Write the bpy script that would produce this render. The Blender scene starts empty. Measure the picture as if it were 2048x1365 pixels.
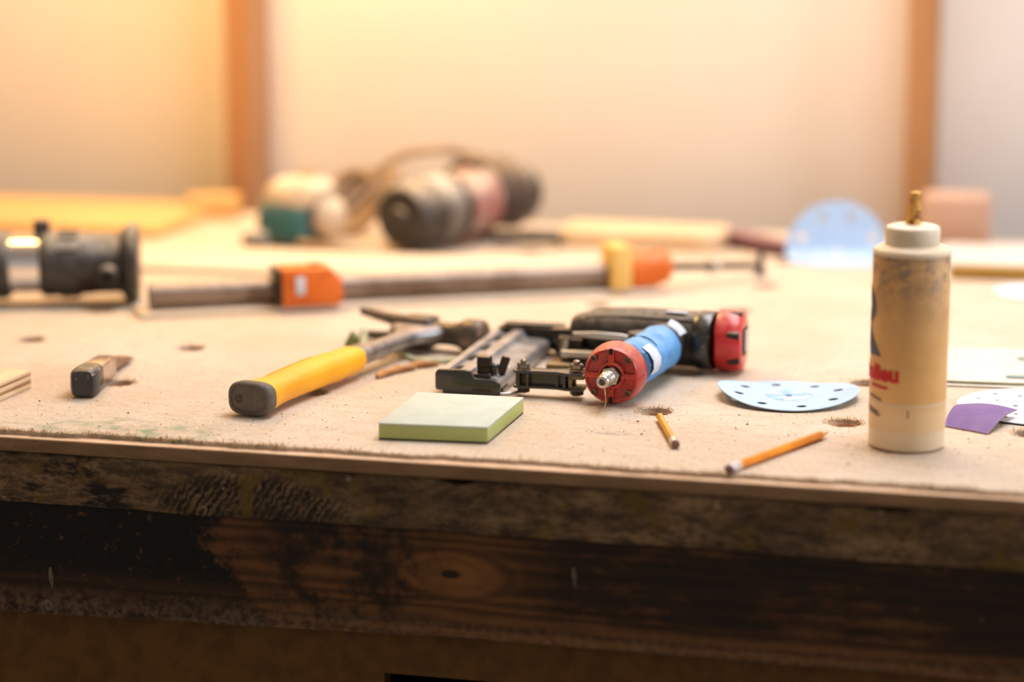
import bpy, bmesh, math, random
from mathutils import Vector, Matrix, noise
from mathutils.geometry import delaunay_2d_cdt
random.seed(7)
R = math.radians
scene = bpy.context.scene
COL = scene.collection
LIFT = 0.0005                  # things rest this much clear of the rough board
TOP = 0.9                      # height of the bench top above the floor

# ------------------------------------------------------------------ camera
cd = bpy.data.cameras.new('camera')
cam = bpy.data.objects.new('camera', cd)
COL.objects.link(cam)
cam.location = (0.4619, -1.8255, 1.374)
cam.rotation_euler = (R(90 - 11.2), 0, R(14.2))
cd.lens = 85.0
cd.sensor_width = 36.0
cd.clip_start = 0.05
cd.dof.use_dof = True
cd.dof.focus_distance = 2.11
cd.dof.aperture_fstop = 1.8
scene.camera = cam

# ------------------------------------------------------------------ world, lights, exposure
world = bpy.data.worlds.new('workshop_air')
scene.world = world
world.use_nodes = True
world.node_tree.nodes['Background'].inputs[0].default_value = (0.95, 0.85, 0.74, 1)
world.node_tree.nodes['Background'].inputs[1].default_value = 0.48


def area(name, loc, target, sx, sy, power, color):
    l = bpy.data.lights.new(name, 'AREA')
    l.shape = 'RECTANGLE'
    l.size, l.size_y = sx, sy
    l.energy = power
    l.color = color
    o = bpy.data.objects.new(name, l)
    o.location = loc
    d = Vector(target) - Vector(loc)
    o.rotation_euler = d.to_track_quat('-Z', 'Y').to_euler()
    COL.objects.link(o)
    return o


area('ceiling_light', (0.30, 0.72, 2.55), (0.18, 0.64, 0.9), 1.6, 0.8, 39, (0.97, 0.95, 0.98))
area('window_light', (2.55, 0.30, 1.75), (0.0, 1.1, 1.1), 0.8, 0.9, 34, (0.74, 0.86, 1.0))
area('warm_lamp_light', (-0.80, 0.96, 2.05), (-0.66, 1.45, 1.30), 0.3, 0.3, 21, (1.0, 0.60, 0.20))

scene.view_settings.view_transform = 'Standard'
scene.view_settings.look = 'None'
scene.view_settings.exposure = -0.06
scene.view_settings.gamma = 1.0
scene.view_settings.use_curve_mapping = False

# ------------------------------------------------------------------ materials


def lin(r, g, b):
    f = lambda c: (c / 255 / 12.92) if c <= 10 else ((c / 255 + 0.055) / 1.055) ** 2.4
    return (f(r), f(g), f(b), 1)


class NT:
    def __init__(self, name, lift=0.0):
        self.m = bpy.data.materials.new(name)
        self.m.use_nodes = True
        self.t = self.m.node_tree
        self.b = self.t.nodes['Principled BSDF']
        self.co = self.t.nodes.new('ShaderNodeTexCoord').outputs['Object']
        if lift:      # parts of the workbench have their origin on the floor: measure from the bench top
            v = self.t.nodes.new('ShaderNodeVectorMath')
            v.operation = 'SUBTRACT'
            self.t.links.new(self.co, v.inputs[0])
            v.inputs[1].default_value = (0, 0, lift)
            self.co = v.outputs[0]

    def n(self, kind, **kw):
        nd = self.t.nodes.new(kind)
        for k, v in kw.items():
            setattr(nd, k, v)
        return nd

    def put(self, sock, v):
        if hasattr(v, 'is_output'):
            self.t.links.new(v, sock)
        else:
            sock.default_value = v

    def mapping(self, scale=(1, 1, 1), loc=(0, 0, 0), rot=(0, 0, 0)):
        m = self.n('ShaderNodeMapping')
        self.put(m.inputs[0], self.co)
        m.inputs['Scale'].default_value = scale
        m.inputs['Location'].default_value = loc
        m.inputs['Rotation'].default_value = rot
        return m.outputs[0]

    def noise(self, scale, detail=3, rough=0.55, vec=None, dist=0.0):
        x = self.n('ShaderNodeTexNoise')
        self.put(x.inputs['Vector'], vec if vec is not None else self.co)
        x.inputs['Scale'].default_value = scale
        x.inputs['Detail'].default_value = detail
        x.inputs['Roughness'].default_value = rough
        x.inputs['Distortion'].default_value = dist
        return x.outputs['Fac']

    def ramp(self, fac, lo, hi, a=0.0, b=1.0):
        x = self.n('ShaderNodeMapRange', interpolation_type='SMOOTHSTEP')
        self.put(x.inputs[0], fac)
        for i, v in ((1, lo), (2, hi), (3, a), (4, b)):
            x.inputs[i].default_value = v
        return x.outputs[0]

    def math(self, op, a, b=0.0):
        x = self.n('ShaderNodeMath', operation=op)
        self.put(x.inputs[0], a)
        self.put(x.inputs[1], b)
        return x.outputs[0]

    def mix(self, fac, a, b):
        x = self.n('ShaderNodeMix', data_type='RGBA')
        self.put(x.inputs[0], fac)
        self.put(x.inputs[6], a)
        self.put(x.inputs[7], b)
        return x.outputs[2]

    def bump(self, h, strength=0.3, dist=0.001):
        x = self.n('ShaderNodeBump')
        x.inputs['Strength'].default_value = strength
        x.inputs['Distance'].default_value = dist
        self.put(x.inputs['Height'], h)
        self.put(self.b.inputs['Normal'], x.outputs[0])

    def dist_from(self, c, scale=(1, 1, 1)):
        x = self.n('ShaderNodeVectorMath', operation='SUBTRACT')
        self.put(x.inputs[0], self.co)
        x.inputs[1].default_value = c
        y = self.n('ShaderNodeVectorMath', operation='MULTIPLY')
        self.put(y.inputs[0], x.outputs[0])
        y.inputs[1].default_value = scale
        z = self.n('ShaderNodeVectorMath', operation='LENGTH')
        self.put(z.inputs[0], y.outputs[0])
        return z.outputs['Value']

    def xyz(self):
        s = self.n('ShaderNodeSeparateXYZ')
        self.put(s.inputs[0], self.co)
        return s.outputs


def mat(name, col, rough=0.5, metal=0.0, col2=None, vscale=30, vlo=0.35, vhi=0.7, bump=0.0, bscale=400,
        dust=0.0, dustcol=(214, 186, 150), chip=0.0, chipcol=(40, 30, 26), chipscale=160, sss=0.0, spec=0.5, coat=0.0, trans=0.0):
    t = NT(name)
    c = lin(*col)
    if col2:
        c = t.mix(t.ramp(t.noise(vscale), vlo, vhi), c, lin(*col2))
    if chip:
        c = t.mix(t.ramp(t.noise(chipscale, 4), 0.72 - chip, 0.75 - chip), c, lin(*chipcol))
    r = rough
    if dust:
        g = t.n('ShaderNodeNewGeometry')
        s = t.n('ShaderNodeSeparateXYZ')
        t.put(s.inputs[0], g.outputs['Normal'])
        f = t.math('MULTIPLY', t.ramp(s.outputs[2], 0.1, 1.0), t.ramp(t.noise(90, 4), 0.25, 0.65))
        f = t.math('MULTIPLY', f, dust)
        c = t.mix(f, c, lin(*dustcol))
        r = t.math('ADD', t.math('MULTIPLY', f, 0.5), rough)
    t.put(t.b.inputs['Base Color'], c)
    t.put(t.b.inputs['Roughness'], r)
    t.b.inputs['Metallic'].default_value = metal
    t.b.inputs['Specular IOR Level'].default_value = spec
    if coat:
        t.b.inputs['Coat Weight'].default_value = coat
        t.b.inputs['Coat Roughness'].default_value = 0.15
    if sss:
        t.b.inputs['Subsurface Weight'].default_value = sss
        t.b.inputs['Subsurface Radius'].default_value = (0.012, 0.008, 0.005)
        t.b.inputs['Subsurface Scale'].default_value = 1.0
    if trans:
        t.b.inputs['Transmission Weight'].default_value = trans
    if bump:
        t.bump(t.noise(bscale, 4), bump)
    return t.m


def wood(name, c1, c2, scale=14, stretch=(1, 8, 8), rough=0.6, bump=0.15, c3=None, spec=0.3):
    t = NT(name)
    v = t.mapping(stretch)
    n1 = t.noise(scale, 5, 0.6, v, 0.4)
    c = t.mix(t.ramp(n1, 0.3, 0.7), lin(*c1), lin(*c2))
    if c3:
        c = t.mix(t.ramp(t.noise(scale * 3, 4, 0.6, v), 0.62, 0.75), c, lin(*c3))
    t.put(t.b.inputs['Base Color'], c)
    t.b.inputs['Roughness'].default_value = rough
    t.b.inputs['Specular IOR Level'].default_value = spec
    t.bump(t.noise(scale * 8, 4, 0.6, v), bump)
    return t.m


def bench_top_mat():
    t = NT('worn_fibrous_board', TOP)
    big = t.noise(5, 4)
    fine = t.noise(420, 5, 0.65, t.mapping((0.55, 1.3, 1)))
    mid = t.noise(60, 5, 0.65, t.mapping((0.6, 1.4, 1)))
    c = t.mix(t.ramp(big, 0.35, 0.68), lin(220, 199, 175), lin(230, 214, 195))
    c = t.mix(t.ramp(mid, 0.42, 0.75, 0, 0.55), c, lin(204, 177, 148))
    c = t.mix(t.ramp(fine, 0.46, 0.75, 0, 0.75), c, lin(170, 138, 106))
    # green paint worn into the board near the left front edge
    g = t.math('MULTIPLY', t.ramp(t.dist_from((-0.345, 0.03, 0), (1, 2.2, 1)), 0.02, 0.15, 1, 0), t.ramp(t.noise(45, 5, 0.7), 0.42, 0.66))
    c = t.mix(t.math('MULTIPLY', g, 0.9), c, lin(136, 158, 126))
    g2 = t.math('MULTIPLY', t.ramp(t.dist_from((-0.40, 0.46, 0), (1, 1.5, 1)), 0.02, 0.10, 1, 0), t.ramp(t.noise(30, 5, 0.7), 0.45, 0.7))
    c = t.mix(t.math('MULTIPLY', g2, 0.4), c, lin(190, 196, 166))
    # small dark specks and scuffs
    sp = t.ramp(t.noise(170, 2, 0.5, t.mapping((0.5, 1, 1))), 0.735, 0.77)
    c = t.mix(t.math('MULTIPLY', sp, 0.8), c, lin(92, 66, 44))
    sc = t.math('MULTIPLY', t.ramp(t.dist_from((0.057, 0.125, 0), (1, 3, 1)), 0.008, 0.022, 1, 0), t.ramp(t.noise(120, 3), 0.4, 0.6))
    c = t.mix(t.math('MULTIPLY', sc, 0.75), c, lin(110, 104, 104))
    t.put(t.b.inputs['Base Color'], c)
    t.b.inputs['Roughness'].default_value = 0.8
    t.b.inputs['Specular IOR Level'].default_value = 0.25
    t.bump(t.math('ADD', t.math('MULTIPLY', fine, 0.8), mid), 0.9, 0.0022)
    return t.m


def edge_mat():
    t = NT('stained_edge_board', TOP)
    v = t.mapping((0.5, 1, 1.4))
    n = t.noise(24, 6, 0.7, v)
    c = t.mix(t.ramp(n, 0.35, 0.7), lin(134, 102, 68), lin(172, 138, 100))
    fine = t.noise(260, 5, 0.7, v)
    c = t.mix(t.ramp(fine, 0.44, 0.7, 0, 0.65), c, lin(56, 38, 22))
    # diagonal tool marks in the black patch left of the middle
    w = t.n('ShaderNodeTexWave', wave_type='BANDS', bands_direction='X')
    t.put(w.inputs['Vector'], t.mapping((1, 1, 1.0), (0, 0, 0), (0, R(-32), 0)))
    w.inputs['Scale'].default_value = 55
    w.inputs['Distortion'].default_value = 6
    w.inputs['Detail'].default_value = 3
    w.inputs['Detail Scale'].default_value = 3
    wm = t.math('MULTIPLY', t.ramp(w.outputs['Fac'], 0.4, 0.6), t.ramp(t.dist_from((-0.225, 0, -0.048), (1, 0, 3.4)), 0.06, 0.10, 1, 0))
    c = t.mix(wm, c, lin(20, 17, 14))
    blk = t.math('MULTIPLY', t.ramp(t.noise(30, 6, 0.75, v), 0.50, 0.58), t.ramp(t.dist_from((-0.40, 0, -0.035), (0.8, 0, 1.8)), 0.05, 0.11, 1, 0))
    c = t.mix(blk, c, lin(22, 18, 14))
    blk2 = t.math('MULTIPLY', t.ramp(t.noise(70, 8, 0.85, v), 0.47, 0.56), 0.7)
    c = t.mix(blk2, c, lin(32, 25, 17))
    c = t.mix(t.ramp(t.noise(9, 5, 0.7, v), 0.42, 0.62, 0, 0.55), c, lin(62, 46, 28))
    ol = t.math('MULTIPLY', t.ramp(t.noise(26, 5, 0.7, t.mapping((1, 1, 1), (3.1, 0, 1.7))), 0.54, 0.62), 0.75)
    c = t.mix(ol, c, lin(118, 92, 30))
    red = t.ramp(t.noise(38, 2, 0.5, t.mapping((0.6, 1, 1.4), (7.3, 0, 2.2))), 0.70, 0.73)
    c = t.mix(t.math('MULTIPLY', red, 0.7), c, lin(150, 74, 52))
    wh = t.ramp(t.noise(70, 2, 0.5, t.mapping((1, 1, 1), (1.3, 0, 5.2))), 0.72, 0.75)
    c = t.mix(t.math('MULTIPLY', wh, 0.7), c, lin(186, 164, 138))
    t.put(t.b.inputs['Base Color'], c)
    t.b.inputs['Roughness'].default_value = 0.75
    t.bump(t.math('ADD', t.noise(90, 6, 0.7), fine), 0.7, 0.0025)
    return t.m


def apron_mat():
    t = NT('dark_stained_apron', TOP)
    x = t.xyz()
    # growth rings bending around a knot
    d = t.dist_from((-0.056, 0, -0.100), (0.55, 0, 1.25))
    ring = t.n('ShaderNodeTexWave', wave_type='BANDS', bands_direction='Z')
    t.put(ring.inputs['Vector'], t.mapping((0.10, 1, 1)))
    ring.inputs['Scale'].default_value = 26
    ring.inputs['Distortion'].default_value = 9
    ring.inputs['Detail'].default_value = 3
    ring.inputs['Detail Scale'].default_value = 1.4
    kn = t.math('SINE', t.math('MULTIPLY', t.math('ADD', d, t.math('MULTIPLY', t.noise(26, 3), 0.012)), 520))
    near = t.ramp(d, 0.018, 0.04, 1, 0)
    g = t.math('ADD', t.math('MULTIPLY', ring.outputs['Fac'], t.math('SUBTRACT', 1.0, near)), t.math('MULTIPLY', t.ramp(kn, -1, 1), near))
    c = t.mix(g, lin(80, 50, 24), lin(118, 76, 38))
    c = t.mix(t.ramp(d, 0.012, 0.030, 0.55, 0), c, lin(156, 104, 52))
    core = t.ramp(d, 0.0035, 0.0055, 1, 0)
    c = t.mix(core, c, lin(52, 32, 20))
    # black paint left of x = -0.22, ragged edge, and a thinner mottled coat to the right
    ed = t.math('ADD', x[0], t.math('MULTIPLY', t.math('SUBTRACT', t.noise(26, 6, 0.75), 0.5), 0.16))
    ed = t.math('SUBTRACT', ed, t.math('MULTIPLY', t.math('ADD', x[2], 0.1), -0.55))
    black = t.ramp(ed, -0.262, -0.235, 1, 0)
    lowwear = t.math('MULTIPLY', t.ramp(x[2], -0.135, -0.110), 0.5)
    bt = t.math('MULTIPLY', black, t.ramp(t.noise(120, 6, 0.7), 0.30, 0.42))
    c = t.mix(t.math('MULTIPLY', bt, t.math('ADD', 0.74, t.math('MULTIPLY', lowwear, 0.5))), c, lin(18, 14, 11))
    mid = t.math('MULTIPLY', t.ramp(t.dist_from((-0.148, 0, -0.092), (0.8, 0, 0.9)), 0.04, 0.085, 1, 0), t.ramp(t.noise(30, 6, 0.7), 0.38, 0.6))
    c = t.mix(t.math('MULTIPLY', mid, 0.92), c, lin(30, 22, 16))
    right = t.math('MULTIPLY', t.ramp(t.math('ADD', x[0], t.math('MULTIPLY', t.noise(20, 6, 0.75), 0.10)), 0.03, 0.10), t.ramp(t.noise(16, 6, 0.72, t.mapping((0.5, 1, 1.3))), 0.30, 0.52))
    right = t.math('MULTIPLY', right, t.ramp(x[2], -0.145, -0.125))
    c = t.mix(t.math('MULTIPLY', right, 0.88), c, lin(26, 19, 14))
    # sanding dust settled on the lower lip
    lo = t.math('MULTIPLY', t.ramp(t.math('ADD', x[2], t.math('MULTIPLY', t.noise(40, 5, 0.7), 0.018)), -0.147, -0.122, 1, 0), t.ramp(t.noise(150, 5, 0.7), 0.35, 0.65))
    c = t.mix(t.math('MULTIPLY', lo, 0.6), c, lin(140, 112, 86))
    wh = t.ramp(t.noise(60, 2, 0.5, t.mapping((1, 1, 0.6), (4.3, 0, 3.2))), 0.74, 0.765)
    c = t.mix(t.math('MULTIPLY', wh, 0.5), c, lin(150, 140, 120))
    t.put(t.b.inputs['Base Color'], c)
    t.b.inputs['Roughness'].default_value = 0.6
    t.b.inputs['Specular IOR Level'].default_value = 0.3
    t.bump(t.noise(120, 6, 0.7, t.mapping((0.3, 1, 1))), 0.5, 0.0015)
    return t.m


def label_mat():
    t = NT('dried_glue_film')
    z = t.xyz()[2]
    c = t.mix(t.ramp(t.noise(24), 0.35, 0.7), lin(230, 182, 116), lin(220, 168, 100))
    c = t.mix(t.ramp(z, 0.030, 0.046, 1, 0), c, lin(234, 202, 156))
    f = t.math('MULTIPLY', t.ramp(z, 0.088, 0.135), t.ramp(t.noise(60, 5, 0.7), 0.36, 0.6))
    c = t.mix(t.math('MULTIPLY', f, 0.55), c, lin(176, 134, 96))
    g = t.math('MULTIPLY', t.ramp(z, 0.118, 0.150), t.ramp(t.noise(85, 4, 0.65, t.mapping((1, 1, 1), (0.3, 0.2, 0))), 0.46, 0.6))
    c = t.mix(t.math('MULTIPLY', g, 0.7), c, lin(132, 114, 102))
    t.put(t.b.inputs['Base Color'], c)
    t.b.inputs['Roughness'].default_value = 0.5
    t.b.inputs['Subsurface Weight'].default_value = 0.12
    t.b.inputs['Subsurface Radius'].default_value = (0.012, 0.008, 0.005)
    return t.m


def print_mat(name, base, ink, rows=130, cols=8):
    t = NT(name)
    br = t.n('ShaderNodeTexBrick')
    t.put(br.inputs['Vector'], t.mapping((1, 1, 0)))
    br.inputs['Color1'].default_value = (1, 1, 1, 1)
    br.inputs['Color2'].default_value = (0, 0, 0, 1)
    br.inputs['Mortar'].default_value = (0, 0, 0, 1)
    br.inputs['Scale'].default_value = 1.0
    br.inputs['Mortar Size'].default_value = 0.0016
    br.inputs['Brick Width'].default_value = 0.013
    br.inputs['Row Height'].default_value = 0.0052
    f = t.math('MULTIPLY', br.outputs['Color'], t.ramp(t.noise(14, 2), 0.38, 0.55, 0.1, 0.6))
    c = t.mix(f, lin(*base), lin(*ink))
    t.put(t.b.inputs['Base Color'], c)
    t.b.inputs['Roughness'].default_value = 0.85
    return t.m


M = dict(
    top=bench_top_mat(), edge=edge_mat(), apron=apron_mat(),
    core=wood('core_board_wood', (206, 168, 134), (228, 196, 164), 30, (1, 3, 3), 0.7, 0.3, (170, 128, 96)),
    lip=wood('worn_lipping', (158, 124, 90), (132, 102, 72), 30, (0.6, 3, 3), 0.7, 0.4, (92, 68, 46)),
    drip=mat('dried_grey_paint', (120, 104, 86), 0.8, col2=(60, 50, 40), vscale=260),
    fibre=mat('frayed_fibre', (214, 180, 134), 0.9, col2=(150, 112, 72), vscale=300),
    lower=mat('brown_panel', (112, 76, 32), 0.6, col2=(94, 62, 26), vscale=60, bump=0.15, spec=0.25),
    slab=mat('under_slab', (120, 74, 38), 0.8, col2=(84, 50, 26), vscale=60),
    plaster=mat('painted_wall', (232, 222, 212), 0.7, col2=(226, 214, 202), vscale=2.2, bump=0.05, bscale=90, spec=0.25),
    plain=mat('side_plaster', (206, 196, 184), 0.8),  # added board that gives the back-left bench top its orange tone
    floor=mat('concrete_floor', (98, 92, 86), 0.8, col2=(78, 72, 66), vscale=6, bump=0.2),
    stud=wood('stud_pine', (184, 134, 90), (168, 118, 74), 6, (6, 6, 0.7), 0.6, 0.1),
    pine=wood('orange_board', (228, 182, 122), (214, 164, 100), 8, (1, 7, 7), 0.55, 0.1),
    ply=wood('pale_plywood', (232, 204, 168), (216, 182, 142), 10, (1, 6, 6), 0.6, 0.1),
    plydark=wood('plywood_dark_veneer', (168, 132, 96), (140, 104, 72), 20, (1, 6, 6), 0.7, 0.1),
    strip=wood('cream_strip_wood', (230, 214, 194), (220, 200, 174), 8, (1, 7, 7), 0.6, 0.1),
    olive=wood('olive_edge_wood', (176, 138, 62), (150, 112, 44), 10, (1, 7, 7), 0.6, 0.1),
    black=mat('black_plastic', (44, 42, 40), 0.3, col2=(60, 57, 53), vscale=50, dust=0.75, dustcol=(150, 136, 118)),
    blackgloss=mat('black_painted_metal', (38, 38, 34), 0.22, metal=0.0, col2=(40, 38, 37), vscale=60, dust=0.22, dustcol=(150, 138, 122), chip=0.03, chipcol=(150, 140, 128), chipscale=230, coat=0.4),
    rail=mat('worn_magazine_metal', (176, 172, 170), 0.30, metal=0.45, col2=(140, 136, 135), vscale=40, chip=0.02, chipcol=(210, 180, 170), chipscale=260),
    gunmetal=mat('dark_cast_metal', (60, 52, 45), 0.4, metal=0.6, col2=(44, 38, 33), vscale=70, dust=0.3),
    nut=mat('zinc_nut', (150, 140, 120), 0.35, metal=0.9, col2=(116, 104, 84), vscale=200),
    brass=mat('tarnished_pivot', (116, 100, 72), 0.4, metal=0.8, dust=0.3),
    chrome=mat('polished_chrome', (232, 232, 235), 0.24, metal=1.0),
    steelcap=mat('air_plug_steel', (205, 198, 188), 0.3, metal=0.75, col2=(176, 164, 150), vscale=180),
    red=mat('worn_red_paint', (182, 38, 30), 0.35, col2=(156, 30, 26), vscale=70, dust=0.7, dustcol=(222, 150, 120), chip=0.035, chipcol=(54, 30, 26), chipscale=140, bump=0.08, bscale=300, coat=0.2),
    redrib=mat('scuffed_red_paint', (202, 56, 42), 0.4, col2=(176, 40, 32), vscale=60, dust=0.6, dustcol=(224, 176, 140), chip=0.07, chipcol=(48, 32, 28), chipscale=200),
    redcap=mat('bright_red_plastic', (206, 34, 32), 0.3, col2=(188, 26, 26), vscale=40, dust=0.35, dustcol=(240, 170, 160), coat=0.3),
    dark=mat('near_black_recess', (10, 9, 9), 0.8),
    boltbrown=mat('dusty_screw', (112, 82, 62), 0.5, metal=0.4, col2=(84, 60, 44), vscale=300),
    tape=mat('blue_masking_tape', (96, 158, 214), 0.6, col2=(78, 140, 202), vscale=60, bump=0.25, bscale=260, dust=0.35, dustcol=(176, 206, 232)),
    tapeback=mat('torn_tape_backing', (214, 220, 228), 0.7, col2=(190, 196, 204), vscale=120),
    tapedark=mat('deep_blue_tape_edge', (30, 78, 120), 0.6),
    yellow=mat('yellow_rubber_grip', (250, 178, 8), 0.42, col2=(240, 164, 6), vscale=24, chip=0.0, bump=0.08, bscale=500, dust=0.2, dustcol=(250, 214, 120)),
    butt=mat('charcoal_rubber', (104, 95, 84), 0.65, col2=(92, 84, 75), vscale=200, bump=0.25, bscale=900),
    steel=mat('brushed_hammer_steel', (166, 158, 155), 0.33, metal=0.7, col2=(128, 121, 118), vscale=60),
    forged=mat('dark_forged_steel', (92, 85, 78), 0.4, metal=0.6, col2=(116, 104, 94), vscale=70),
    facesteel=mat('rusty_hammer_face', (146, 120, 98), 0.4, metal=0.6, col2=(110, 88, 72), vscale=120),
    padgreen=mat('green_foam', (194, 203, 134), 0.9, col2=(178, 188, 120), vscale=900, bump=0.5, bscale=1500, spec=0.2),
    padgrey=mat('grey_abrasive_face', (200, 208, 196), 0.8, col2=(192, 202, 188), vscale=60, bump=0.15, bscale=1200, spec=0.25),
    paddark=mat('dark_abrasive_back', (70, 70, 62), 0.9),
    pencil=mat('orange_pencil_paint', (236, 146, 18), 0.35, col2=(226, 132, 12), vscale=60),
    pencil2=mat('yellow_pencil_paint', (232, 170, 66), 0.4, col2=(220, 152, 50), vscale=90),
    ferrule=mat('white_metal_ferrule', (232, 228, 228), 0.25, metal=0.6),
    eraser=mat('worn_eraser', (132, 92, 86), 0.8, col2=(100, 66, 62), vscale=300),
    barewood=mat('sharpened_wood', (228, 190, 144), 0.7),
    lead=mat('graphite', (60, 58, 58), 0.4),
    hdpe=mat('milky_bottle_plastic', (236, 216, 186), 0.42, sss=0.25, spec=0.4, col2=(230, 206, 172), vscale=20),
    label=label_mat(),
    capwhite=mat('ivory_cap', (240, 226, 204), 0.45, sss=0.15, col2=(232, 214, 186), vscale=60),
    nozzle=mat('glue_crusted_nozzle', (236, 178, 84), 0.4, col2=(146, 84, 20), vscale=130, vlo=0.52, vhi=0.62, sss=0.1),
    inkblue=mat('slate_blue_ink', (70, 86, 108), 0.5),
    inkred=mat('red_ink', (206, 26, 18), 0.5),
    inkgrey=mat('faded_grey_ink', (120, 104, 92), 0.5),
    white_ink=mat('white_ink', (240, 236, 226), 0.5),
    discblue=mat('pale_blue_abrasive', (176, 202, 232), 0.75, col2=(168, 194, 226), vscale=60, spec=0.25, dust=0.35, dustcol=(196, 214, 236)),
    discinner=mat('loaded_abrasive_ring', (148, 184, 226), 0.75, col2=(188, 208, 234), vscale=50, vlo=0.45, vhi=0.55),
    discwhite=mat('white_disc_paper', (232, 234, 240), 0.7),
    discback=mat('navy_disc_edge', (70, 82, 130), 0.8),
    purple=mat('purple_abrasive', (176, 146, 206), 0.85, col2=(186, 158, 212), vscale=60, bump=0.2, bscale=1500, spec=0.2, dust=0.25, dustcol=(186, 160, 206)),
    paperback=mat('abrasive_paper_back', (176, 150, 128), 0.8),
    news=print_mat('newsprint', (226, 220, 202), (104, 110, 104)),
    newsedge=mat('paper_edge', (206, 190, 158), 0.9),
    grey_ink=mat('grey_green_ink', (150, 162, 156), 0.9),
    pipe=mat('dull_steel_pipe', (146, 128, 114), 0.4, metal=0.55, col2=(112, 92, 78), vscale=24, dust=0.5, dustcol=(206, 186, 166)),
    orange=mat('orange_cast_iron', (224, 112, 22), 0.4, col2=(210, 94, 12), vscale=40, chip=0.03, chipcol=(120, 56, 24), chipscale=80, dust=0.3, dustcol=(240, 160, 90)),
    tan=mat('yellow_wood_pad', (232, 192, 108), 0.6, col2=(222, 178, 90), vscale=30),
    mblack=mat('dusty_motor_black', (44, 40, 38), 0.4, col2=(58, 52, 48), vscale=40, dust=0.65, dustcol=(196, 184, 166)),
    rblack=mat('dusty_router_black', (40, 34, 29), 0.45, col2=(54, 45, 38), vscale=30, dust=0.7, dustcol=(220, 200, 172)),
    greydust=mat('dusty_grey_housing', (116, 106, 96), 0.5, col2=(90, 82, 74), vscale=30, dust=0.9, dustcol=(232, 216, 196)),
    pinkband=mat('faded_red_plate', (150, 92, 84), 0.5, col2=(196, 172, 158), vscale=30, dust=0.6),
    teal=mat('teal_plastic', (44, 96, 98), 0.5, col2=(52, 106, 106), vscale=30, dust=0.95, dustcol=(234, 218, 194)),
    dusty=mat('sawdust_coated_plastic', (226, 208, 182), 0.85, col2=(206, 184, 154), vscale=30),
    cord=mat('dusty_rubber_cord', (176, 146, 112), 0.8, col2=(150, 122, 94), vscale=40),
    darkcord=mat('dark_dusty_hose', (66, 54, 48), 0.7, col2=(112, 92, 76), vscale=40, dust=0.6),
    maroon=mat('maroon_plastic', (96, 50, 62), 0.5, dust=0.7, dustcol=(206, 168, 160)),
    brownblock=mat('brown_wood_block', (196, 158, 134), 0.6, col2=(186, 146, 122), vscale=10),
    greysheet=mat('grey_white_sheet', (214, 206, 200), 0.7),
    string=mat('pale_green_string', (206, 208, 176), 0.8, col2=(176, 184, 140), vscale=100),
    hemp=mat('tan_thread', (206, 166, 106), 0.8),
    shaving=mat('brown_shaving', (196, 142, 88), 0.8, col2=(150, 100, 58), vscale=120),
    moss=mat('green_scrap', (112, 124, 74), 0.9, col2=(140, 148, 100), vscale=200),
    chips=mat('dark_chips', (96, 70, 48), 0.9, col2=(60, 60, 44), vscale=100),
    blackend=mat('battered_black_paint', (52, 52, 56), 0.35, col2=(34, 34, 37), vscale=60, chip=0.10, chipcol=(150, 146, 140), chipscale=120, dust=0.4, dustcol=(200, 178, 140)),
    collar=mat('bright_worn_steel', (206, 190, 176), 0.25, metal=0.8, col2=(170, 148, 128), vscale=80),
    shaft=mat('brown_steel_shaft', (150, 116, 92), 0.45, metal=0.5, col2=(120, 88, 66), vscale=80),
    trigger=mat('bare_aluminium', (196, 192, 186), 0.3, metal=0.6),
)

# ------------------------------------------------------------------ mesh helpers


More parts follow.
